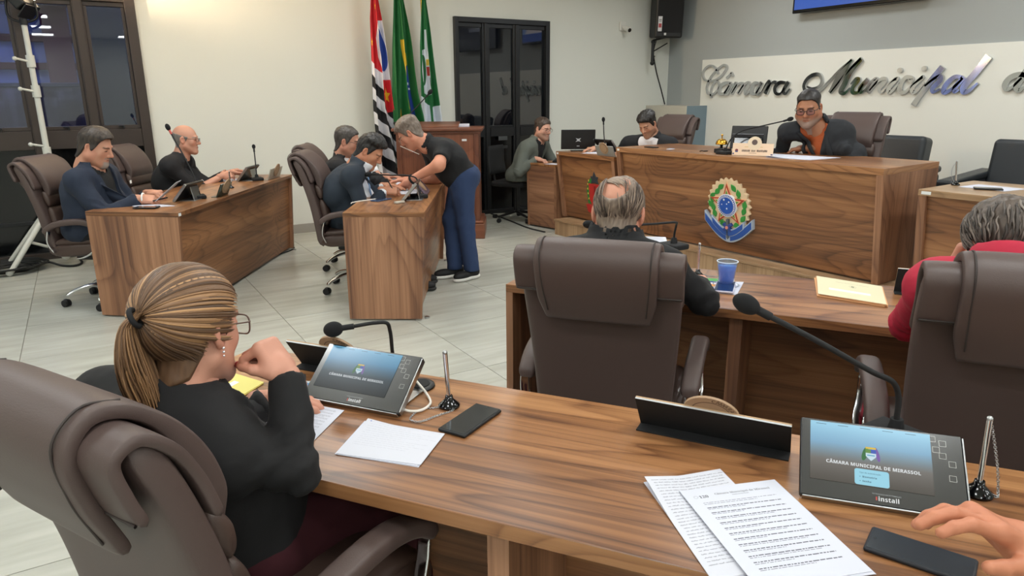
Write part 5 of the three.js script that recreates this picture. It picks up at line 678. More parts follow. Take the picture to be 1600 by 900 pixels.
namePlate('greenish name plate on the window desk next to the first microphone', .86, -5.86, rad(57 + 180), { L: .20, back: hex(0x24352e, .25), front: hex(0x24352e, .2), lean: -25 });
namePlate('pale wooden name plate at the far end of the window desk', 1.48, -6.85, rad(57 + 180), { L: .30, back: hex(0x9a968c, .6), front: hex(0xb3aa9a, .6), lean: -20 });
namePlate('dark name plate lying among the papers on the short desk', 2.25, -5.07, rad(60 + 180), { L: .30, back: hex(0x554c5c, .2), front: hex(0x6b5f70, .15), lean: 40 });
namePlate('grey name plate on the left board table', 4.50, -5.62, rad(-86 + 180), { L: .26, y: .895, back: hex(0x77787a, .5), front: hex(0x8f8d88, .5), lean: -22 });
{
  const t = thing('name_plate', 'pale wooden name plate with round crest in front of the man in the orange shirt', 'name plate', [4.655, 1.0, -3.955], rad(-58)); const tex = canvasTex(512, 160, (c) => { c.fillStyle = '#e2c7ac'; c.fillRect(0, 0, 512, 160); c.fillStyle = '#4a3a34'; c.font = 'bold 34px sans-serif'; c.textAlign = 'center'; const R = rng(2); for (let i = 0; i < 24; i++) if (![8, 13].includes(i)) c.fillRect(120 + i * 13.5, 84 + R() * 3, 8 + R() * 3, 26); c.fillStyle = '#8a7464'; for (let i = 0; i < 10; i++) c.fillRect(210 + i * 10, 124, 6, 9); c.fillStyle = '#b89a3c'; c.fillRect(150, 44, 70, 5); c.fillRect(310, 44, 70, 5); c.fillStyle = '#7a2e34'; c.beginPath(); c.arc(52, 96, 20, 0, 7); c.fill(); c.fillStyle = '#34406e'; c.fillRect(36, 100, 34, 20); c.fillRect(2, 130, 22, 18); c.fillRect(486, 136, 24, 16); });
  const a = rad(-14), lean = g => g.rotateX(a).translate(0, .003, 0); obj('board', lean(rbox(.32, .10, .006, .001, 0, .05, 0)), hex(0xe2c7ac, .6), t); obj('print', lean(new THREE.PlaneGeometry(.316, .097).translate(0, .05, .0036)), std({ map: tex, roughness: .6 }), t); obj('crest_disc', lean(mv(new THREE.CylinderGeometry(.055, .055, .006, 40), 0, 0, 0, Math.PI / 2).translate(.01, .10, .001)), hex(0xdccab0, .6), t); obj('crest', lean(mv(new THREE.CylinderGeometry(.022, .022, .004, 24), 0, 0, 0, Math.PI / 2).translate(.01, .108, .005)), hex(0x5a4a44, .6), t); obj('back_cover', rbox(.31, .004, .06, .001, 0, .002, -.03), M.whitePlastic, t);
}
// ---------------------------------------------------------------- pens on chains
function penStand(label, x, y, z, dx, dz, h = .15, chain) {
  const t = thing('pen_stand', label, 'pen', [x, y, z]); obj('base', lathe([[0, 0], [.026, 0], [.027, .006], [.018, .014], [.010, .022], [.009, .030], [0, .030]], 28), M.blackGloss, t); obj('pen', rod([0, .022, 0], [dx, h, dz], .0052, .0058, 16), M.chrome, t); obj('pen_cap', ball(.0062, dx, h, dz), M.steel, t);
  if (chain) { const c = new THREE.CatmullRomCurve3(chain.map(q => V(q[0] - x, q[1] - y, q[2] - z)), false, 'centripetal'), n = Math.round(c.getLength() / .0042), g = []; for (let i = 0; i <= n; i++) { const p = c.getPointAt(i / n), q = c.getTangentAt(i / n); const r = new THREE.TorusGeometry(.0024, .0007, 5, 8).scale(1, 1.3, 1); r.rotateY(i % 2 ? Math.PI / 2 : 0).applyQuaternion(new THREE.Quaternion().setFromUnitVectors(V(0, 1, 0), q)); g.push(r.translate(p.x, p.y, p.z)); } const m = obj('chain', g, M.steel, t); m.userData.kind = 'stuff'; }
  return t;
}
penStand('chrome pen on a chain between the phone and the left terminal', .691, .75, -1.461, -.008, .002, .145, [[.675, .765, -1.463], [.66, .752, -1.468], [.626, .7525, -1.478], [.590, .7525, -1.458], [.577, .7525, -1.438], [.59, .7525, -1.418], [.64, .7525, -1.425], [.689, .7525, -1.434], [.697, .757, -1.448]]);
penStand('chrome pen on a chain at the right edge of the near desk', 1.383, .75, -.567, .022, -.012, .148, [[1.408, .895, -.578], [1.412, .85, -.566], [1.413, .80, -.553], [1.411, .76, -.545], [1.40, .753, -.54], [1.39, .76, -.55]]);
penStand('chrome pen beside the blue cup on the middle desk', 2.153, .75, -2.063, 0, 0, .14, [[2.16, .765, -2.06], [2.19, .752, -2.04], [2.22, .752, -2.0], [2.20, .752, -1.96], [2.17, .752, -1.975]]);
penStand('chrome pen standing on the window desk', 1.021, .75, -6.305, 0, .002, .14, null);
penStand('chrome pen standing on the right board table', 5.024, .885, -2.536, -.01, -.01, .16, [[5.03, .89, -2.54], [5.01, .94, -2.56], [5.0, 1.0, -2.56], [5.012, 1.04, -2.548]]);
// ---------------------------------------------------------------- papers
const M_paper = hex(0xc9cbd8, .85);
function sheet(name, label, cat, C, y, tex, o = {}) {                  // C: top-left, top-right, bottom-right, bottom-left [x,z] as read; pages = stacked leaves
  const cx = (C[0][0] + C[2][0]) / 2, cz = (C[0][1] + C[2][1]) / 2, t = thing(name, label, cat, [cx, y, cz]); const N = 14, lay = (C4, y0, th, curl, seed, m, nm) => {
    const pos = [], uv = [], idx = []; for (let s = 0; s < 2; s++) for (let i = 0; i <= N; i++) for (let j = 0; j <= N; j++) { const u = j / N, v = i / N, b = k => mixf(mixf(C4[0][k], C4[1][k], u), mixf(C4[3][k], C4[2][k], u), v); pos.push(b(0) - cx, y0 + curl(u, v) + (s ? 0 : th), b(1) - cz); uv.push(u, 1 - v); }
    const o2 = (N + 1) ** 2; for (let i = 0; i < N; i++) for (let j = 0; j < N; j++) { const a = i * (N + 1) + j; idx.push(a, a + N + 1, a + 1, a + 1, a + N + 1, a + N + 2, a + o2, a + 1 + o2, a + N + 1 + o2, a + 1 + o2, a + N + 2 + o2, a + N + 1 + o2); } for (let i = 0; i < N; i++) for (const [a, b] of [[i, i + 1], [N * (N + 1) + i + 1, N * (N + 1) + i], [(i + 1) * (N + 1), i * (N + 1)], [i * (N + 1) + N, (i + 1) * (N + 1) + N]]) idx.push(a, b, a + o2, b, b + o2, a + o2);
    let g = new THREE.BufferGeometry(); g.setAttribute('position', new THREE.Float32BufferAttribute(pos, 3)); g.setAttribute('uv', new THREE.Float32BufferAttribute(uv, 2)); g.setIndex(idx); g = g.toNonIndexed(); g.computeVertexNormals(); return obj(nm, g, m, t);
  };
  const flat = () => 0, n = o.pages || 1, R = rng(o.seed || 1); for (let k = 0; k < n - 1; k++) { const e = .003 + .006 * R(), f = (R() - .5) * .012; lay(C.map((p, i) => [p[0] + f + (i % 2 ? e : -e) * .5, p[1] + f * .6 + (i > 1 ? e : -e) * .5]), k * .0012, .0009, flat, k, o.under || M_paper, 'page'); }
  lay(C, (n - 1) * .0012, o.th || .0009, o.curl || flat, 9, tex ? (tex.isMaterial ? tex : std({ map: tex, roughness: .85 })) : M_paper, 'top_page'); return t;
}
const typed = (opt = {}) => canvasTex(700, 990, (c, W, H) => { c.fillStyle = '#c9cbd6'; c.fillRect(0, 0, W, H); const R = rng(opt.seed || 1); let y = 60; if (opt.head) { c.fillStyle = '#2a2a30'; c.font = 'bold 40px serif'; c.fillText('120', 96, 112); c.beginPath(); c.arc(74, 96, 14, 0, 7); c.stroke(); c.font = '28px serif'; c.fillText('Câmara Municipal de Mirassol', 215, 92); c.font = '13px serif'; c.fillText('Estado de São Paulo', 330, 114); y = 165; } c.fillStyle = '#50505a'; for (let p = 0; y < H - 110; p++) { const b = opt.head && p > 0; const n = opt.head ? 2 : 4; for (let l = 0; l < n && y < H - 100; l++) { let x = 90; const xe = l === n - 1 ? 300 + R() * 260 : 620; c.globalAlpha = (b && l === 0) ? .95 : .6; while (x < xe) { const w = 8 + R() * 34; c.fillRect(x, y + R() * 1.5, Math.min(w, xe - x), (b && l === 0) ? 8 : 5.5); x += w + 6; } y += 17; } y += opt.head ? 22 : 14; } c.globalAlpha = 1; });
const handwritten = (seed, blank) => canvasTex(700, 990, (c, W, H) => { c.fillStyle = '#c9cad3'; c.fillRect(0, 0, W, H); const R = rng(seed); c.strokeStyle = '#40444c'; c.lineWidth = blank ? 1.4 : 2.2; c.globalAlpha = blank ? .45 : .8; for (let y = 46; y < H - (blank ? 300 : 80); y += blank ? 58 : 31) { let x = 40 + R() * 12; const xe = W - 40 - R() * (blank ? 260 : 60); while (x < xe) { c.beginPath(); c.moveTo(x, y); const n = 3 + Math.floor(R() * 6); for (let i = 0; i < n; i++) { c.quadraticCurveTo(x + 4, y - 14 * R() - 3, x + 8, y + 3 * (R() - .5)); x += 8; } c.stroke(); x += 9; } } c.globalAlpha = 1; if (blank) { c.fillStyle = '#4a63b0'; c.fillRect(36, 30, 12, 22); } });
sheet('note_sheets', 'two white sheets with faint handwriting in front of the left terminal', 'paper', [[.489, -1.486], [.615, -1.329], [.511, -1.23], [.375, -1.371]], .750, handwritten(3, true), { pages: 3, seed: 4, curl: (u, v) => .006 * Math.max(0, 1 - Math.hypot(u, v) * 3) });
sheet('printed_sheet', 'printed white page beside the elbow of the woman', 'paper', [[.372, -1.692], [.459, -1.574], [.341, -1.446], [.230, -1.60]], .750, typed({ seed: 5 }), { pages: 2, seed: 6 });
sheet('handwritten_sheet', 'handwritten sheet partly covered by the printed page in the right foreground', 'paper', [[.865, -.935], [1.030, -.892], [.935, -.60], [.760, -.655]], .750, handwritten(7, false), { pages: 2, seed: 8, curl: (u, v) => .012 * Math.max(0, 1 - Math.hypot(u, v) * 2.2) });
sheet('printed_document', 'printed council document on top of the papers in the right foreground', 'paper', [[.894, -.867], [1.079, -.799], [.989, -.531], [.800, -.597]], .7545, typed({ head: true, seed: 9 }), { pages: 3, seed: 10 });
// folders
const folderTex = (bg, ink, strip) => canvasTex(512, 380, (c, W, H) => { c.fillStyle = bg; c.fillRect(0, 0, W, H); c.strokeStyle = ink; c.lineWidth = 2; c.beginPath(); c.arc(W * .55, H * .34, 26, 0, 7); c.stroke(); c.fillStyle = ink; c.beginPath(); c.ellipse(W * .55, H * .34, 14, 17, 0, 0, 7); c.fill(); c.font = '15px serif'; c.textAlign = 'center'; c.fillText('CÂMARA MUNICIPAL DE MIRASSOL', W * .55, H * .25 - 20); c.fillStyle = strip; c.fillRect(W * .18, H * .58, W * .62, H * .10); });
sheet('yellow_folder', 'yellow paper folder with a round seal to the left of the terminal', 'folder', [[.085, -1.93], [.238, -2.035], [.329, -1.856], [.196, -1.741]], .7505, folderTex('#d6cb78', '#8f8a4a', '#d8dae2'), { pages: 3, seed: 11, under: hex(0xd8c268, .8), th: .0012 });
sheet('cream_folder', 'thick cream folder on the middle desk in front of the red jacket', 'folder', [[2.545, -1.775], [2.616, -1.535], [2.399, -1.38], [2.315, -1.60]], .7505, folderTex('#d6ceae', '#9a9a80', '#d3dde6'), { pages: 9, seed: 12, under: hex(0xdca878, .8), th: .0012 });
sheet('small_card', 'white card with a blue picture half hidden by the left terminal', 'card', [[.395, -1.84], [.455, -1.79], [.405, -1.73], [.345, -1.78]], .7505, canvasTex(128, 128, c => { c.fillStyle = '#dde4ea'; c.fillRect(0, 0, 128, 128); c.fillStyle = '#5a9ccc'; c.fillRect(24, 20, 96, 90); c.fillStyle = '#d8b88a'; c.fillRect(40, 60, 40, 40); }), {});
sheet('white_sheet', 'white sheet under the phone and colour cards on the middle desk', 'paper', [[2.087, -2.002], [2.241, -1.892], [2.077, -1.78], [1.965, -1.912]], .7502, null, { pages: 2 });
sheet('colour_card', 'small green, purple and orange card beside the white phone', 'card', [[2.15, -2.015], [2.185, -1.98], [2.09, -1.895], [2.055, -1.945]], .7530, canvasTex(64, 128, c => { c.fillStyle = '#5aa35a'; c.fillRect(0, 0, 64, 46); c.fillStyle = '#4a4a86'; c.fillRect(0, 46, 64, 24); c.fillStyle = '#d8d4dc'; c.fillRect(0, 70, 64, 22); c.fillStyle = '#d89a5a'; c.fillRect(0, 92, 64, 36); }), {});
sheet('paper_sheet', 'white sheet in front of the balding man on the middle desk', 'paper', [[2.521, -2.853], [2.625, -2.765], [2.475, -2.58], [2.365, -2.66]], .7502, typed({ seed: 14 }), {});
sheet('paper_sheet', 'loose white papers at the end of the window desk by the bearded man', 'paper', [[.23, -5.66], [.42, -5.60], [.50, -5.47], [.30, -5.50]], .7502, null, { pages: 3, seed: 15 });
sheet('paper_sheet', 'white paper under the hands of the bald man', 'paper', [[1.07, -6.80], [1.24, -6.92], [1.16, -7.06], [.99, -6.94]], .7502, null, { pages: 2, seed: 16 });
sheet('paper_sheet', 'white papers at the far end of the short desk', 'paper', [[2.20, -5.62], [2.42, -5.50], [2.58, -5.78], [2.36, -5.90]], .7502, null, { pages: 2, seed: 17 });
sheet('paper_sheet', 'white papers under the pen of the young man in the suit', 'paper', [[1.97, -5.20], [2.20, -5.06], [2.34, -5.32], [2.12, -5.44]], .7502, typed({ seed: 18 }), { pages: 3, seed: 18 });
sheet('paper_sheet', 'white sheet on the left board table by the microphone', 'paper', [[4.47, -6.02], [4.62, -5.80], [4.84, -5.92], [4.70, -6.14]], .8952, null, { pages: 2, seed: 19 });
sheet('paper_sheet', 'white sheets spread out in front of the man in the orange shirt', 'paper', [[4.96, -4.01], [5.07, -3.44], [4.72, -3.46], [4.63, -3.80]], 1.0002, null, { pages: 3, seed: 20, curl: (u, v) => .012 * sstep(.6, 1, v) * sstep(.5, 0, u) });
sheet('paper_sheet', 'white sheet under the phone on the right board table', 'paper', [[4.96, -2.48], [5.19, -2.47], [5.18, -2.18], [4.95, -2.20]], .8852, null, { pages: 2, seed: 21 });
sheet('paper_sheet', 'white paper on the low typing desk by the hand', 'paper', [[4.40, -6.62], [4.55, -6.66], [4.57, -6.50], [4.47, -6.49]], .7402, null, { seed: 22 });
{
  const t = tag(obj('held_sheet', rbox(.15, .20, .003, .001), hex(0xb9bcc4, .6)), 'grey sheet held up by the bearded man', 'paper'); t.position.set(.485, .845, -5.62); t.rotation.set(rad(50), rad(70), 0, 'YXZ');
  const b = tag(obj('held_sheet', rbox(.02, .012, .17, .002), hex(0xc9c4bc, .6)), 'pale strip of paper below the glasses of the bending man', 'paper'); b.position.set(2.275, 1.065, -5.40); b.lookAt(2.34, 1.03, -5.345); b.scale.set(.4, .4, 1);
  const l = tag(obj('paper_block', rbox(.14, .03, .10, .003), M_paper), 'small stack of paper on the lectern', 'paper'); l.position.set(3.56, 1.178, -6.95); l.rotation.y = -.5;
}
// ---------------------------------------------------------------- phones, cup and other small things
function phone(label, x, y, z, yaw, o = {}) { const t = thing('smartphone', label, 'phone', [x, y, z], yaw); obj('case', rbox(.076, .009, .160, .008, 0, .0047, 0, 0, 0, 0, 4), o.case || hex(0x101114, .5), t); obj('screen', rbox(.069, .001, .152, .0005, 0, .0093, 0), o.screen || M.blackGloss, t); obj('camera_hole', cyl(.002, .002, .0004, 0, .0099, -.068), M.black, t); return t; }
phone('black smartphone lying on the near desk beside the left pen', .6965, .75, -1.3575, rad(-62), { screen: hex(0x23292d, .12) });
phone('dark blue cased smartphone in the right foreground under the hand', 1.098, .75, -.516, rad(22), { case: hex(0x14171f, .6), screen: hex(0x262b32, .25) });
phone('white-edged smartphone beside the blue cup', 2.098, .7535, -1.862, rad(-52), { case: hex(0xc3c2d6, .4), screen: hex(0x1c3358, .15) });
phone('blue smartphone on the short desk in front of the young man', 1.83, .75, -4.925, rad(-60), { case: hex(0x2c4468, .4), screen: hex(0x1f2c44, .2) });
phone('black smartphone on the sheet at the right board table', 4.96, .888, -2.30, rad(30), {});
phone('dark phone on the papers at the end of the window desk', .32, .754, -5.46, rad(60), {});
{
  const t = tag(obj('eraser_block', rbox(.075, .014, .03, .004), hex(0xb9b2a4, .6)), 'small grey object on the short desk near its end', 'gadget'); t.position.set(1.89, .758, -4.715); t.rotation.y = .2;
  const c = tag(obj('cable', tube([[1.80, .757, -4.96], [1.74, .755, -4.96], [1.66, .754, -4.94], [1.60, .754, -4.90], [1.58, .753, -4.86]], .004, 40), M.whiteCable), 'white charging cable of the blue phone on the short desk', 'cable');
  const w = tag(obj('cable', tube([[.672, .765, -1.618], [.664, .772, -1.592], [.668, .757, -1.545], [.652, .755, -1.49], [.615, .755, -1.468], [.588, .757, -1.478], [.572, .762, -1.497]], .0035, 60), M.whiteCable), 'white charging cable beside the left terminal', 'cable');
  const g = thing('cable_grommet', 'round black cable outlet in the near desk behind the left terminal', 'outlet', [.676, .75, -1.616]); obj('ring', lathe([[.014, .001], [.044, .001], [.043, .006], [.034, .008], [.014, .008]], 36), M.black, g); obj('flap', cyl(.03, .03, .003, 0, .0085, 0, 30), M.blackMat, g);
  const cup = thing('plastic_cup', 'translucent plastic cup with bright blue drink on the middle desk', 'cup', [2.143, .75, -1.898]); const cm = phys({ color: 0xe6f1fa, roughness: .12, transmission: .92, thickness: 0, ior: 1.45 }); obj('cup_wall', lathe([[.0, .004], [.028, .004], [.0285, .010], [.0335, .058], [.039, .098], [.0405, .098], [.035, .058], [.030, .008], [.0, .002]], 40), cm, cup); obj('rim', new THREE.TorusGeometry(.0405, .0018, 8, 40).rotateX(Math.PI / 2).translate(0, .098, 0), hex(0xd6e4f0, .4), cup); obj('drink', lathe([[0, .006], [.027, .006], [.0325, .058], [.0365, .082], [0, .082]], 36), phys({ color: 0x2b98f4, roughness: .1, transmission: .5, thickness: 0, ior: 1.33 }), cup);
  const sc = tag(obj('saucer', lathe([[0, 0], [.045, 0], [.052, .005], [.050, .006], [.044, .002], [0, .002]], 40), phys({ color: 0xdfe6ee, roughness: .2, transmission: .6, thickness: 0 })), 'clear saucer under the blue cup', 'saucer'); sc.position.set(2.143, .7501, -1.898); cup.position.y = .7525;
  const bell = thing('call_bell', 'small brass call bell on the highest board table', 'bell', [4.80, 1.0, -4.42]); obj('bell_base', lathe([[0, 0], [.05, 0], [.05, .015], [.03, .03], [.012, .035], [.012, .06], [0, .06]]), M.black, bell); obj('bell_dome', lathe([[.05, .062], [.052, .068], [.046, .09], [.03, .106], [.008, .112], [0, .112]], 36), M.gold, bell); obj('bell_knob', [cyl(.005, .005, .03, 0, .125, 0), ball(.010, 0, .142, 0)], M.gold, bell); obj('arms', [rod([-.06, .075, 0], [.06, .075, 0], .004)], M.gold, bell);
  const k = tag(obj('key_ring', [new THREE.TorusGeometry(.014, .002, 8, 24).rotateX(1.3).translate(0, .006, 0), rbox(.05, .006, .02, .002, .04, .004, .01)], M.blackMat), 'small dark keys on the highest board table', 'keys'); k.position.set(4.66, 1.0, -4.52);
  const c2 = tag(obj('box', rbox(.12, .035, .09, .006), M.blackMat), 'small black box beside the call bell', 'box'); c2.position.set(4.72, 1.018, -4.33); const n2 = tag(obj('card', rbox(.07, .006, .05, .001), M_paper), 'small white card on the left part of the highest board table', 'card'); n2.position.set(4.62, 1.004, -4.86); n2.rotation.y = .4; const c3 = tag(obj('phone_holder', rbox(.07, .008, .13, .003), M.blackMat), 'thin dark gadget at the left end of the highest board table', 'gadget'); c3.position.set(4.62, 1.005, -5.12);
  const b = tag(obj('bracelet', new THREE.TorusGeometry(.034, .006, 8, 30), M.white), 'white wristband of the bearded man', 'wristband'); b.position.set(.318, .797, -5.673); b.lookAt(.52, .785, -5.60);
  const bw = tag(obj('wrist_watch', new THREE.TorusGeometry(.036, .008, 8, 30).scale(1, 1, 1.3), M.blackMat), 'dark wristwatch of the bending man', 'watch'); bw.position.set(2.235, .845, -5.275); bw.lookAt(2.375, .965, -5.07);
  for (const [a, b2, l] of [[[.365, .775, -5.63], [.47, .80, -5.585], 'black pen in the right hand of the bearded man'], [[2.0, .765, -5.06], [1.95, .885, -5.10], 'black pen in the hand of the young man in the suit']]) tag(obj('pen', rod(a, b2, .005, .005), M.black), l, 'pen');
  const pin = tag(obj('lapel_pin', rbox(.022, .022, .004, .001), M.white), 'small white badge on the navy jacket', 'badge'); pin.position.set(.262, .905, -5.80); pin.rotation.y = rad(60);
}
// computers
{
  const t = thing('monitor', 'black monitor seen from behind on the left board table in front of the typist', 'monitor', [4.62, .895, -6.29], Math.atan2(-.50, .86)); obj('housing', rbox(.37, .21, .025, .006, 0, .125, 0, rad(7)), M.black, t); obj('logo', plate([[-.03, -.02], [-.01, .0], [-.03, .02], [0, .012], [.03, .02], [.012, 0], [.03, -.02], [0, -.012]], .002, .0005).rotateX(rad(7)).translate(0, .12, .0135), hex(0xb9bcc0, .4), t); obj('logo', rbox(.03, .008, .002, .0005, 0, .055, .005, rad(7)), hex(0xb9bcc0, .4), t); obj('stand', [rbox(.16, .01, .10, .004, 0, .005, .0)], M.black, t);
  const kb = tag(obj('keyboard', [rbox(.30, .016, .12, .004), ...[0, 1, 2, 3].map(i => rbox(.28, .006, .02, .002, 0, .010, -.04 + i * .026))], M.blackMat), 'black keyboard under the hands of the typist', 'keyboard'); kb.position.set(4.72, .75, -6.80); kb.rotation.y = rad(50);
  const m = thing('monitor', 'black tilted monitor seen from behind in front of the man in the orange shirt', 'monitor', [4.93, 1.0, -4.24], rad(-58)); obj('housing', rbox(.30, .20, .02, .006, 0, .125, -.01, rad(-18)), M.black, m); obj('back_box', rbox(.24, .11, .05, .012, .0, .075, .035, rad(-18)), M.blackGloss, m); obj('ridge', rbox(.26, .012, .03, .005, 0, .15, .04, rad(-18)), hex(0x4a4e54, .35), m); obj('stand', [rbox(.18, .012, .14, .004, 0, .006, .02), rbox(.06, .08, .03, .006, 0, .04, .03)], M.black, m);
}
// ---------------------------------------------------------------- the people
function seatLegs(pel, yaw, floor = 0, spread = .11, shoe = '#111114', kn = .43) { const a = rad(yaw), F = V(Math.sin(a), 0, Math.cos(a)), L = V(Math.cos(a), 0, -Math.sin(a)); return [1, -1].map(s => { const k = V(pel[0], floor + .50, pel[2]).addScaledVector(F, kn).addScaledVector(L, s * spread), n = k.clone().addScaledVector(F, .03); return { side: s, knee: [k.x, k.y, k.z], ankle: [n.x, floor + .085, n.z], shoe }; }); }
function growLocks(p, o) {                                            // strands laid over the skull along a flow field
  const R = rng(o.seed), geos = [], c0 = V(0, .03, -.012); lock.center = p.l2h(0, .03, -.012);
  const surf = (d, off) => { let t = .05; for (let i = 0; i < 40; i++) { const q = c0.clone().addScaledVector(d, t), e = p.hc.skull(q.x, q.y, q.z) - off; t -= e * .8; if (Math.abs(e) < 2e-4) break; } return c0.clone().addScaledVector(d, t); };
  for (let i = 0; i < o.N; i++) {
    const d0 = o.start(R, i); if (!d0) continue; const lay = R(); let q = surf(d0.clone().normalize(), o.off(0, lay)); const pts = [q.clone()], len = o.len(R, q), n = o.steps || 7, col = o.color(R, q); const wob = (R() - .5) * (o.wob || .4);
    for (let k = 1; k <= n; k++) { const fl = o.flow(q, R).clone(), out = q.clone().sub(c0).normalize(); fl.addScaledVector(out, -fl.dot(out)).normalize(); const sd = fl.clone().cross(out); fl.addScaledVector(sd, wob * Math.sin(k * 1.1 + i)).normalize(); const dd = q.clone().addScaledVector(fl, len / n).sub(c0).normalize(); q = surf(dd, o.off(k / n, lay)); pts.push(q.clone()); if (o.stop && o.stop(q)) break; }
    if (pts.length < 3) continue; geos.push(lock(pts.map(a => p.l2h(a.x, a.y, a.z)), (o.w[0] + R() * (o.w[1] - o.w[0])) * p.hs, o.t * p.hs, col, Math.max(6, pts.length + 2), 5));
  }
  return geos;
}
const topHair = (t0, t1) => (a, b, c, phi) => t0 + (t1 - t0) * sstep(.03, .10, b);
// woman with the ponytail
{
  const pel = [.15, .56, -1.50], p = person({
    label: 'woman with a blonde-brown ponytail and glasses in a black blazer, fist raised over the desk', base: [.15, -1.50], yaw: 112, head: [.134, 1.052, -1.466], hyaw: 129, hpitch: 8, hroll: -4, hscale: .97, neck: [.100, .905, -1.472], pelvis: pel, hunch: -.05, sw: .165, female: true, skin: '#c9917a', hair: '#6f523a', hair2: '#4a3423', bulk: .035, armR: .78, nail: '#a3202c', headCell: .0035, hairCell: .0035, handCell: .003, clothCell: .010, browColor: '#4a3526',
    shL: [-.035, .872, -1.640], shR: [.150, .835, -1.322], handR: { at: [.295, .942, -1.400], dir: [-.30, .62, -.42], palm: [-.55, -.25, -.55], pose: 'fist', elbow: [.268, .790, -1.275], s: .93 }, handL: { at: [.30, .785, -1.66], dir: [.8, -.05, .25], palm: [0, -1, 0], pose: 'rest', s: .92 },
    top: { type: 'blazer', name: 'blazer', color: '#0d0c0e', cuff: 1.0, open: { depth: .34, hw: .07 }, shirt: '#0f0f11', collar: [.072, .020, .022], neckR: .060, hem: .43 }, trousers: '#3a0a15', legs: seatLegs(pel, 112),
    hairStyle: { thick: (a, b, c, phi) => .007 + .004 * sstep(0, .08, b), bump: .001, recede: -.004 }, glasses: { color: '#5a4038', h: .021, r: .0018, y: -.004 }
  });
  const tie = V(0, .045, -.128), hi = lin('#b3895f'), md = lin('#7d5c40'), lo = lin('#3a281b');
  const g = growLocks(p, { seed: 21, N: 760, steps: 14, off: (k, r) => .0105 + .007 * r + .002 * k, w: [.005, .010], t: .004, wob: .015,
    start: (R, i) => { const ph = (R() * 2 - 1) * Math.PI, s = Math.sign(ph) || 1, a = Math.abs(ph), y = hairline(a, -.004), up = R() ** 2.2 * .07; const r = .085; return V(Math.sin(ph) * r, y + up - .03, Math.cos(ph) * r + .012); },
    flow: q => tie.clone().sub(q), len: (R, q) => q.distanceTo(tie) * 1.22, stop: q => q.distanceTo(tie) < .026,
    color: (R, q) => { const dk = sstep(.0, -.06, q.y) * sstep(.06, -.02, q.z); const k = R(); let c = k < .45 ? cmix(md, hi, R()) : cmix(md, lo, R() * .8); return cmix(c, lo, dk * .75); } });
  // the tail: strands from the tie falling behind the shoulder
  const R = rng(33), T = p.l2h(tie.x, tie.y, tie.z), dn = V(0, -1, 0), bk = V(-.93, 0, -.35), sd = V(.35, 0, -.93); lock.center = T.clone().addScaledVector(dn, .12).addScaledVector(bk, -.06);
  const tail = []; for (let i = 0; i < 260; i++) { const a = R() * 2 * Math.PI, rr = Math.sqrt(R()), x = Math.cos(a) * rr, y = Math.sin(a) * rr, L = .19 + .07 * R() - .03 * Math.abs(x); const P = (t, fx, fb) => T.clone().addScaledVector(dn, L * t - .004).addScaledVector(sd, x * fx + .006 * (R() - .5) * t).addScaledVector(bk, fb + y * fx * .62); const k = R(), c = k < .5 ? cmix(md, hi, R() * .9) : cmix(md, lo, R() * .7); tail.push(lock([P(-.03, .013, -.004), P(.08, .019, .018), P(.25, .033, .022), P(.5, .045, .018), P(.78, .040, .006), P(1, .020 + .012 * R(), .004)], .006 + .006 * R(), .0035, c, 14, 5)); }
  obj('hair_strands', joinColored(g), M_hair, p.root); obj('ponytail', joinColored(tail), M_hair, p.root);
  const tr = new THREE.TorusGeometry(.0165, .005, 10, 28); tr.applyQuaternion(new THREE.Quaternion().setFromUnitVectors(V(0, 0, 1), bk.clone().multiplyScalar(.8).add(V(0, -.35, 0)).normalize())); tr.translate(T.x - .004, T.y, T.z); obj('hair_tie', tr, M.blackMat, p.root);
  obj('earring', [0, 1, 2].map(i => { const q = p.l2h(-.082, -.034 - i * .008, -.004); return ball(.0032 - i * .0005, q.x, q.y, q.z, 1, 1, 1, 10); }), std({ color: 0xf0f0f4, roughness: .1, metalness: .7 }), p.root);
}
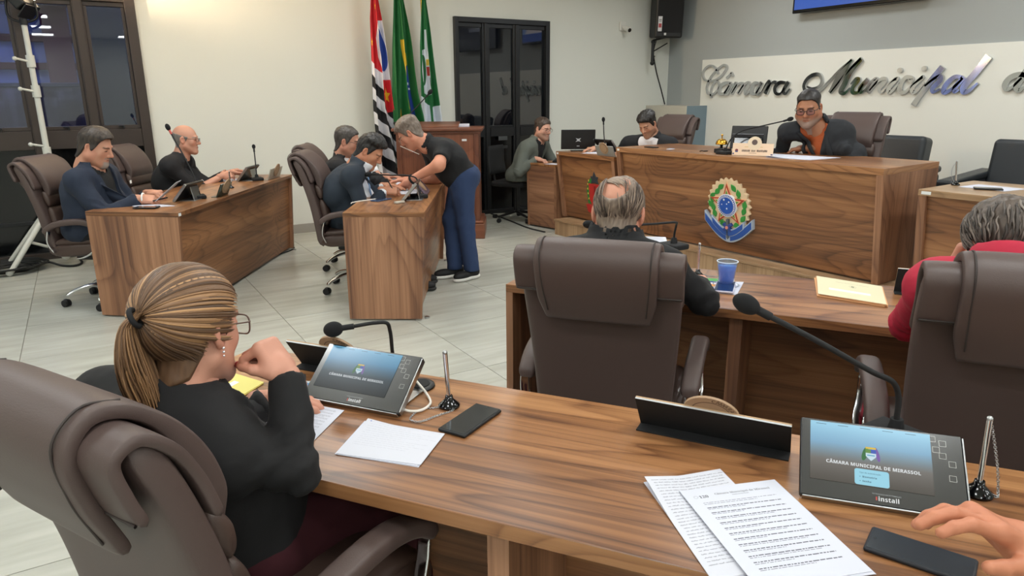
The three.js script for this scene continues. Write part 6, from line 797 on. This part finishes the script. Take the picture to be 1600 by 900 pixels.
// balding man in the black suit, middle row
{
  const p = person({
    label: 'balding man in a black suit seen from behind at the middle desk', base: [1.56, -1.86], yaw: 126, head: [1.60, 1.085, -1.93], hyaw: 136, hpitch: 22, hroll: 2, hscale: 1.05, neck: [1.555, .968, -1.893], pelvis: [1.46, .56, -1.80], hunch: -.05, skin: '#cb8f76', fat: -.2, hair: '#5d4d43', hair2: '#93806e', bulk: .04, headCell: .0035, hairCell: .0035, brow: 0,
    handR: { at: [1.96, .79, -1.87], dir: [.6, 0, -.75], palm: [0, -1, 0], pose: 'rest', elbow: [1.775, .80, -1.665] }, handL: { at: [1.90, .79, -2.16], dir: [.8, 0, -.3], palm: [0, -1, 0], pose: 'rest' },
    top: { color: '#0c0c0f', cuff: .90, open: { depth: .32, hw: .07 }, shirt: '#d9d9d6', shirtCollar: .02, shirtCuff: .94, collar: [.078, .022, .030], hem: .5 },
    hairStyle: { thick: topHair(.006, .010), bump: .0012, bald: (a, b, c) => { const d = Math.hypot(a - .012, (b - .085) * .8, (c + .075) * .7); return .97 * sstep(.062, .036, d); } }
  });
  const c1 = lin('#57483e'), c2 = lin('#a08b78'), c3 = lin('#3c312a'), crown = V(.012, .115, -.045);
  const col = R => { const k = R(); return k < .5 ? cmix(c1, c2, R() * .8) : cmix(c1, c3, R()); };
  const g = growLocks(p, { seed: 5, N: 520, steps: 7, off: (k, r) => .009 + .004 * r - .003 * k, w: [.0035, .007], t: .003, wob: .5,
    start: R => { const ph = (R() * 2 - 1) * Math.PI, a = Math.abs(ph); const y = mixf(hairline(a, 0) + .035, .125, R()); const q = V(Math.sin(ph) * .08, y - .03, Math.cos(ph) * .09); const d = Math.hypot(q.x - .012, (y - .085) * .8, (q.z + .063) * .7); return d < .048 && R() > .12 ? null : q; },
    flow: q => V(q.x > .012 ? .25 : -.25, -1, -.55), len: R => .045 + .04 * R(), color: col, stop: q => q.y < hairline(Math.atan2(Math.abs(q.x), q.z)) - .012 });
  const g2 = growLocks(p, { seed: 9, N: 60, steps: 8, off: k => .004, w: [.0025, .0045], t: .002, wob: .3, start: R => V(.03 + R() * .035, .075 + R() * .02, -.03 - R() * .05), flow: q => V(-1, -.55 - .4 * (q.y > .08 ? 0 : 1), -.25), len: R => .05 + .035 * R(), color: R => cmix(c2, c1, R() * .7) });
  obj('hair_strands', joinColored([...g, ...g2]), M_hair, p.root);
}
// man in the red jacket, right edge
{
  const p = person({
    label: 'man in a crimson jacket seen from behind, head on his hand, right edge', base: [2.12, -.84], yaw: 128, head: [2.09, 1.095, -.905], hyaw: 140, hpitch: 24, hroll: -8, neck: [2.01, 1.005, -.845], pelvis: [2.10, .56, -.84], hunch: -.05, skin: '#cb8f76', fat: .6, hair: '#3c332d', hair2: '#63564c', bulk: .03, headCell: .004, brow: 0,
    shL: [1.895, .995, -.97], shR: [2.12, .985, -.67], handL: { at: [2.15, .985, -1.055], dir: [.08, .92, .25], palm: [.1, -.1, .9], pose: 'rest', elbow: [2.105, .81, -1.135], s: 1 }, handR: { at: [2.60, .79, -1.0], dir: [.7, 0, -.6], palm: [0, -1, 0], pose: 'rest' },
    top: { color: '#b01c38', cuff: .84, open: { depth: .32, hw: .07 }, shirt: '#d9d9d6', collar: [.080, .022, .028], hem: .5, rough: .8 },
    hairStyle: { thick: topHair(.012, .016), bump: .003 }
  });
  const c1 = lin('#443b35'), c2 = lin('#8d8177'), c3 = lin('#2a2420'), col = R => { const k = R(); return k < .5 ? cmix(c1, c2, R() * .7) : cmix(c1, c3, R()); };
  const g = growLocks(p, { seed: 15, N: 560, steps: 7, off: (k, r) => .013 + .006 * r + .003 * k, w: [.004, .008], t: .0045, wob: 1.1,
    start: R => { const ph = (R() * 2 - 1) * Math.PI, a = Math.abs(ph), y = mixf(hairline(a, 0) + .025, .128, R()); const q = V(Math.sin(ph) * .08, y - .03, Math.cos(ph) * .09); const d = Math.hypot(q.x, (y - .11) * .9, q.z + .05); return d < .03 && R() > .35 ? null : q; },
    flow: q => V(q.x * 6 + .15, -.7, -.5 - q.z), len: R => .04 + .03 * R(), color: col, stop: q => q.y < hairline(Math.atan2(Math.abs(q.x), q.z)) - .016 });
  obj('hair_strands', joinColored(g), M_hair, p.root);
}
// bearded man in navy by the window
{
  const pel = [-.02, .57, -6.00]; person({
    label: 'heavy bearded man in a navy jacket reading a sheet at the window desk', base: [0, -6.0], yaw: 60, head: [.078, 1.155, -5.90], hyaw: 62, hpitch: 19, hscale: 1.06, neck: [.045, .985, -5.935], pelvis: pel, hunch: -.03, sw: .205, skin: '#c28d74', fat: 1.2, hair: '#241d19', hair2: '#4e4238', beard: '#8f8a84', beardK: .9, bulk: .075, armR: 1.15, browColor: '#2a221d',
    beardFn: (x, y, z) => sstep(-.070, -.080, y) * sstep(.05, .065, z) * sstep(.042, .03, Math.abs(x)) + .9 * sstep(-.046, -.05, y) * sstep(.034, .028, Math.abs(x)) * sstep(.075, .085, z) * sstep(-.062, -.054, y),
    handR: { at: [.30, .795, -5.68], dir: [.85, -.10, .30], palm: [-.2, -.75, -.6], pose: 'pinch' }, handL: { at: [.38, .80, -5.93], dir: [.62, .05, .66], palm: [.55, -.1, .55], pose: 'pinch' },
    top: { color: '#1d2739', cuff: .92, open: { depth: .40, hw: .085, lw: .07 }, shirt: '#111214', collar: [.084, .022, .030], neckR: .076, hem: .46 }, trousers: '#14151a', legs: seatLegs(pel, 60, 0, .13),
    hairStyle: { thick: (a, b, c, phi) => .009 + .020 * sstep(.03, .10, b) * sstep(-.12, .05, c), recede: .012, grey: (a, b, c) => .25 * sstep(.06, .11, b) - .3 }
  });
}
// bald man with glasses at the window desk
{
  const pel = [.60, .56, -6.98]; person({
    label: 'thin bald man with glasses in a black shirt at the window desk', base: [.62, -6.97], yaw: 62, head: [.785, 1.135, -6.86], hyaw: 68, hpitch: 4, neck: [.725, .965, -6.888], pelvis: pel, hunch: -.06, sw: .18, skin: '#c08d76', hair: '#85807a', hair2: '#5f5954', bulk: -.01,
    handR: { at: [1.045, .80, -6.84], dir: [.75, .05, -.35], palm: [-.2, -.6, -.6], pose: 'rest' }, handL: { at: [1.14, .80, -7.08], dir: [.8, .1, -.1], palm: [.2, -.6, .5], pose: 'hold' },
    top: { color: '#17171a', cuff: .93, open: { depth: .30, hw: .06 }, shirt: '#0f0f12', collar: [.068, .016, .028], hem: .5 }, trousers: '#15151a', legs: seatLegs(pel, 62),
    hairStyle: { thick: () => .003, bump: .0008, bald: (a, b, c) => sstep(.028, .045, b + .25 * c) }, glasses: { color: '#1d1a1a', h: .013, y: .0 }
  });
}
// young man in the dark suit and blue tie
{
  const pel = [1.72, .56, -5.32]; person({
    label: 'young black-haired man in a dark suit and blue tie writing at the short desk', base: [1.74, -5.30], yaw: 62, head: [1.85, 1.09, -5.17], hyaw: 54, hpitch: 34, neck: [1.78, .962, -5.21], pelvis: pel, hunch: -.09, sw: .19, skin: '#b98163', fat: .6, hair: '#0e0c0c', hair2: '#1f1a18', bulk: .03, browColor: '#0e0c0c',
    handR: { at: [1.925, .80, -5.09], dir: [.78, -.12, .30], palm: [-.3, -.6, -.6], pose: 'pinch' }, handL: { at: [2.06, .79, -5.42], dir: [.5, 0, .5], palm: [0, -1, .2], pose: 'flat' },
    top: { color: '#222c38', cuff: .84, open: { depth: .36, hw: .085 }, shirt: '#dfe2e8', shirtCollar: .040, shirtCuff: .97, tie: '#7fa3cf', collar: [.081, .020, .022], hem: .48 }, trousers: '#1c222b', legs: seatLegs(pel, 62),
    hairStyle: { thick: (a, b, c, phi) => .004 + .032 * sstep(.055, .105, b) * sstep(-.13, .02, c), bump: .003 }
  });
}
// man with dark cropped hair behind him
{
  const pel = [1.96, .56, -6.06]; person({
    label: 'man with cropped hair and glasses half hidden behind the young man in the suit', base: [1.96, -6.05], yaw: 62, head: [1.90, 1.125, -5.83], hyaw: 58, hpitch: 12, neck: [1.865, .96, -5.875], pelvis: [1.80, .56, -5.98], hunch: -.05, skin: '#bd8870', hair: '#2c2622', hair2: '#4c4540', fat: .6,
    handR: { at: [2.06, .93, -5.72], dir: [-.15, .9, .0], palm: [-.6, 0, -.5], pose: 'rest', elbow: [2.10, .78, -5.60] }, handL: { at: [2.30, .79, -6.05], dir: [.7, 0, .4], palm: [0, -1, 0], pose: 'flat' },
    top: { color: '#101013', cuff: .80, open: { depth: .34, hw: .09 }, shirt: '#e4e4e6', shirtCollar: .02, shirtCuff: .94, collar: [.078, .020, .026], hem: .5 }, hairStyle: { thick: topHair(.005, .012) }, glasses: { color: '#222020', h: .014 }
  });
}
// man in jeans bending over the desk
{
  const pel = [2.70, .83, -5.30]; person({
    label: 'man in a black polo shirt and blue jeans standing bent over the short desk', base: [2.62, -5.18], yaw: -120, head: [2.305, 1.195, -5.44], hyaw: -126, hpitch: 38, neck: [2.43, 1.11, -5.36], pelvis: pel, hunch: -.055, sw: .19, skin: '#cb8b70', hair: '#57493f', hair2: '#86796d', fat: .2, bulk: .02, armR: 1.12, cell: .011, shL: [2.49, 1.07, -5.22], shR: [2.50, 1.06, -5.52],
    handL: { at: [2.215, .83, -5.30], dir: [-.45, -.55, -.45], palm: [-.1, -.75, .5], pose: 'pinch', elbow: [2.375, .965, -5.07] }, handR: { at: [2.34, .80, -5.62], dir: [-.8, 0, -.3], palm: [0, -1, 0], pose: 'flat' },
    top: { type: 'tee', name: 'polo_shirt', color: '#101114', sleeve: .66, collar: [.068, .011, .016], neckR: .066 }, hemDir: [.52, -.80, .30], trousers: '#26385a',
    legs: [{ side: 1, knee: [2.66, .47, -5.19], ankle: [2.655, .09, -5.09], shoe: '#101114', sole: '#dcdad6', toe: -78 }, { side: -1, knee: [2.60, .47, -5.33], ankle: [2.565, .09, -5.22], shoe: '#101114', sole: '#dcdad6', toe: -95 }],
    hairStyle: { thick: (a, b, c, phi) => .008 + .018 * sstep(.04, .10, b), recede: .004 }, glasses: { color: '#9a9488', h: .014, metal: .8, r: .0014 }
  });
}
// typist in the grey hoodie
{
  const pel = [4.46, .56, -7.22]; person({
    label: 'man with glasses in a grey-green hoodie typing at the low desk by the black door', base: [4.46, -7.22], yaw: 26, head: [4.64, 1.105, -7.02], hyaw: 16, hpitch: 10, neck: [4.60, .945, -7.07], pelvis: pel, sw: .19, skin: '#cb9a84', fat: .9, hair: '#33261f', hair2: '#4e4038', beard: '#7d675a', beardK: .5, bulk: .045, armR: 1.1,
    handR: { at: [4.47, .775, -6.86], dir: [.45, -.15, .75], palm: [0, -1, .1], pose: 'rest' }, handL: { at: [4.85, .78, -6.85], dir: [.2, -.1, .8], palm: [0, -1, 0], pose: 'rest' },
    top: { name: 'hoodie', color: '#5d625b', cuff: .93, open: { depth: .5, hw: .10, plain: true }, shirt: '#101115', collar: [.086, .024, .0], neckR: .074, hem: .5 },
    hairStyle: { thick: topHair(.006, .016) }, glasses: { color: '#6a4038', h: .016 }
  });
}
// man in the white shirt on the platform
{
  const pel = [5.50, .73, -5.80]; person({
    label: 'dark-haired man in a black jacket and open white shirt looking down at the board table', base: [5.50, -5.80], floor: .17, yaw: -80, head: [5.06, 1.185, -5.68], hyaw: -72, hpitch: 28, hroll: 6, neck: [5.14, 1.025, -5.67], pelvis: pel, sw: .21, shR: [5.01, .985, -5.92], shL: [5.20, .985, -5.47], hunch: -.04, skin: '#bd8d72', fat: .6, hair: '#100d0c', hair2: '#231d1a', beard: '#3a2f2a', beardK: .35, bulk: .03, browColor: '#15100e',
    handR: { at: [4.72, .93, -6.10], dir: [-.7, 0, -.4], palm: [0, -1, 0], pose: 'rest' }, handL: { at: [4.80, .93, -5.66], dir: [-.8, 0, -.3], palm: [0, -1, 0], pose: 'rest' },
    top: { color: '#15171c', cuff: .92, open: { depth: .40, hw: .085 }, shirt: '#d6d4d8', shirtCollar: .02, collar: [.080, .020, .022], hem: .70 },
    hairStyle: { thick: (a, b, c, phi) => .008 + .022 * sstep(.04, .10, b), bump: .0035, recede: -.006 }
  });
}
// man in the orange shirt at the middle of the board table
{
  const pel = [5.50, .74, -3.62]; person({
    label: 'man with a grey beard and dark-rimmed glasses in an orange shirt and dark blazer', base: [5.50, -3.62], floor: .17, yaw: -70, head: [5.14, 1.372, -3.83], hyaw: -64, hpitch: 14, hroll: 3, hscale: 1.14, neck: [5.235, 1.215, -3.80], pelvis: pel, sw: .215, shL: [5.365, 1.175, -3.64], shR: [5.11, 1.175, -4.00], hunch: -.02, skin: '#a06d50', fat: 1.2, hair: '#12100f', hair2: '#2a2522', beard: '#8b817a', beardK: .62, beardFn: (x, y, z) => .9 * sstep(-.058, -.078, y) * sstep(-.01, .03, z) + .55 * sstep(-.046, -.052, y) * sstep(.034, .026, Math.abs(x)) * sstep(.07, .085, z) + .5 * sstep(-.03, -.06, y) * sstep(.03, .05, Math.abs(x)) * sstep(-.01, .02, z), bulk: .05, armR: .95, browColor: '#1d1614', headCell: .004,
    handL: { at: [5.215, 1.045, -3.905], dir: [-.45, -.20, -.75], palm: [-.1, -1, 0], pose: 'rest', elbow: [5.26, 1.055, -3.56] }, handR: { at: [4.98, 1.04, -4.10], dir: [-.7, -.1, .1], palm: [0, -1, 0], pose: 'rest' },
    top: { name: 'blazer', color: '#1f2227', cuff: .93, open: { depth: .46, hw: .088, lw: .05 }, shirt: '#a04c22', shirtCollar: .034, collar: [.090, .020, .018], neckR: .074, hem: .72 },
    hairStyle: { thick: (a, b, c, phi) => .002 + .012 * sstep(.04, .085, b), bump: .001, recede: .004 }, glasses: { color: '#17141c', h: .0185, r: .0026, tint: '#e4dcf4' }
  });
}
// the person at the right edge: only a hand shows in the picture
{
  const pel = [1.25, .56, .12]; person({
    label: 'hand of a person reaching in from the right edge above the phone', base: [1.25, .12], yaw: 126, head: [1.34, 1.24, .02], neck: [1.29, 1.05, .05], pelvis: pel, skin: '#bd7a5a', hair: '#241c18', fat: .5, handCell: .003,
    handR: { at: [1.060, .880, -.352], dir: [-.62, .44, -.42], palm: [-.30, -.9, -.05], pose: 'reach', s: 1.06, elbow: [1.24, .84, -.14] },
    top: { color: '#23262e', cuff: .62, hem: .5, collar: [.07, .014, .012] }, hairStyle: { thick: topHair(.008, .014) }
  });
}
renderer.render(scene, camera);
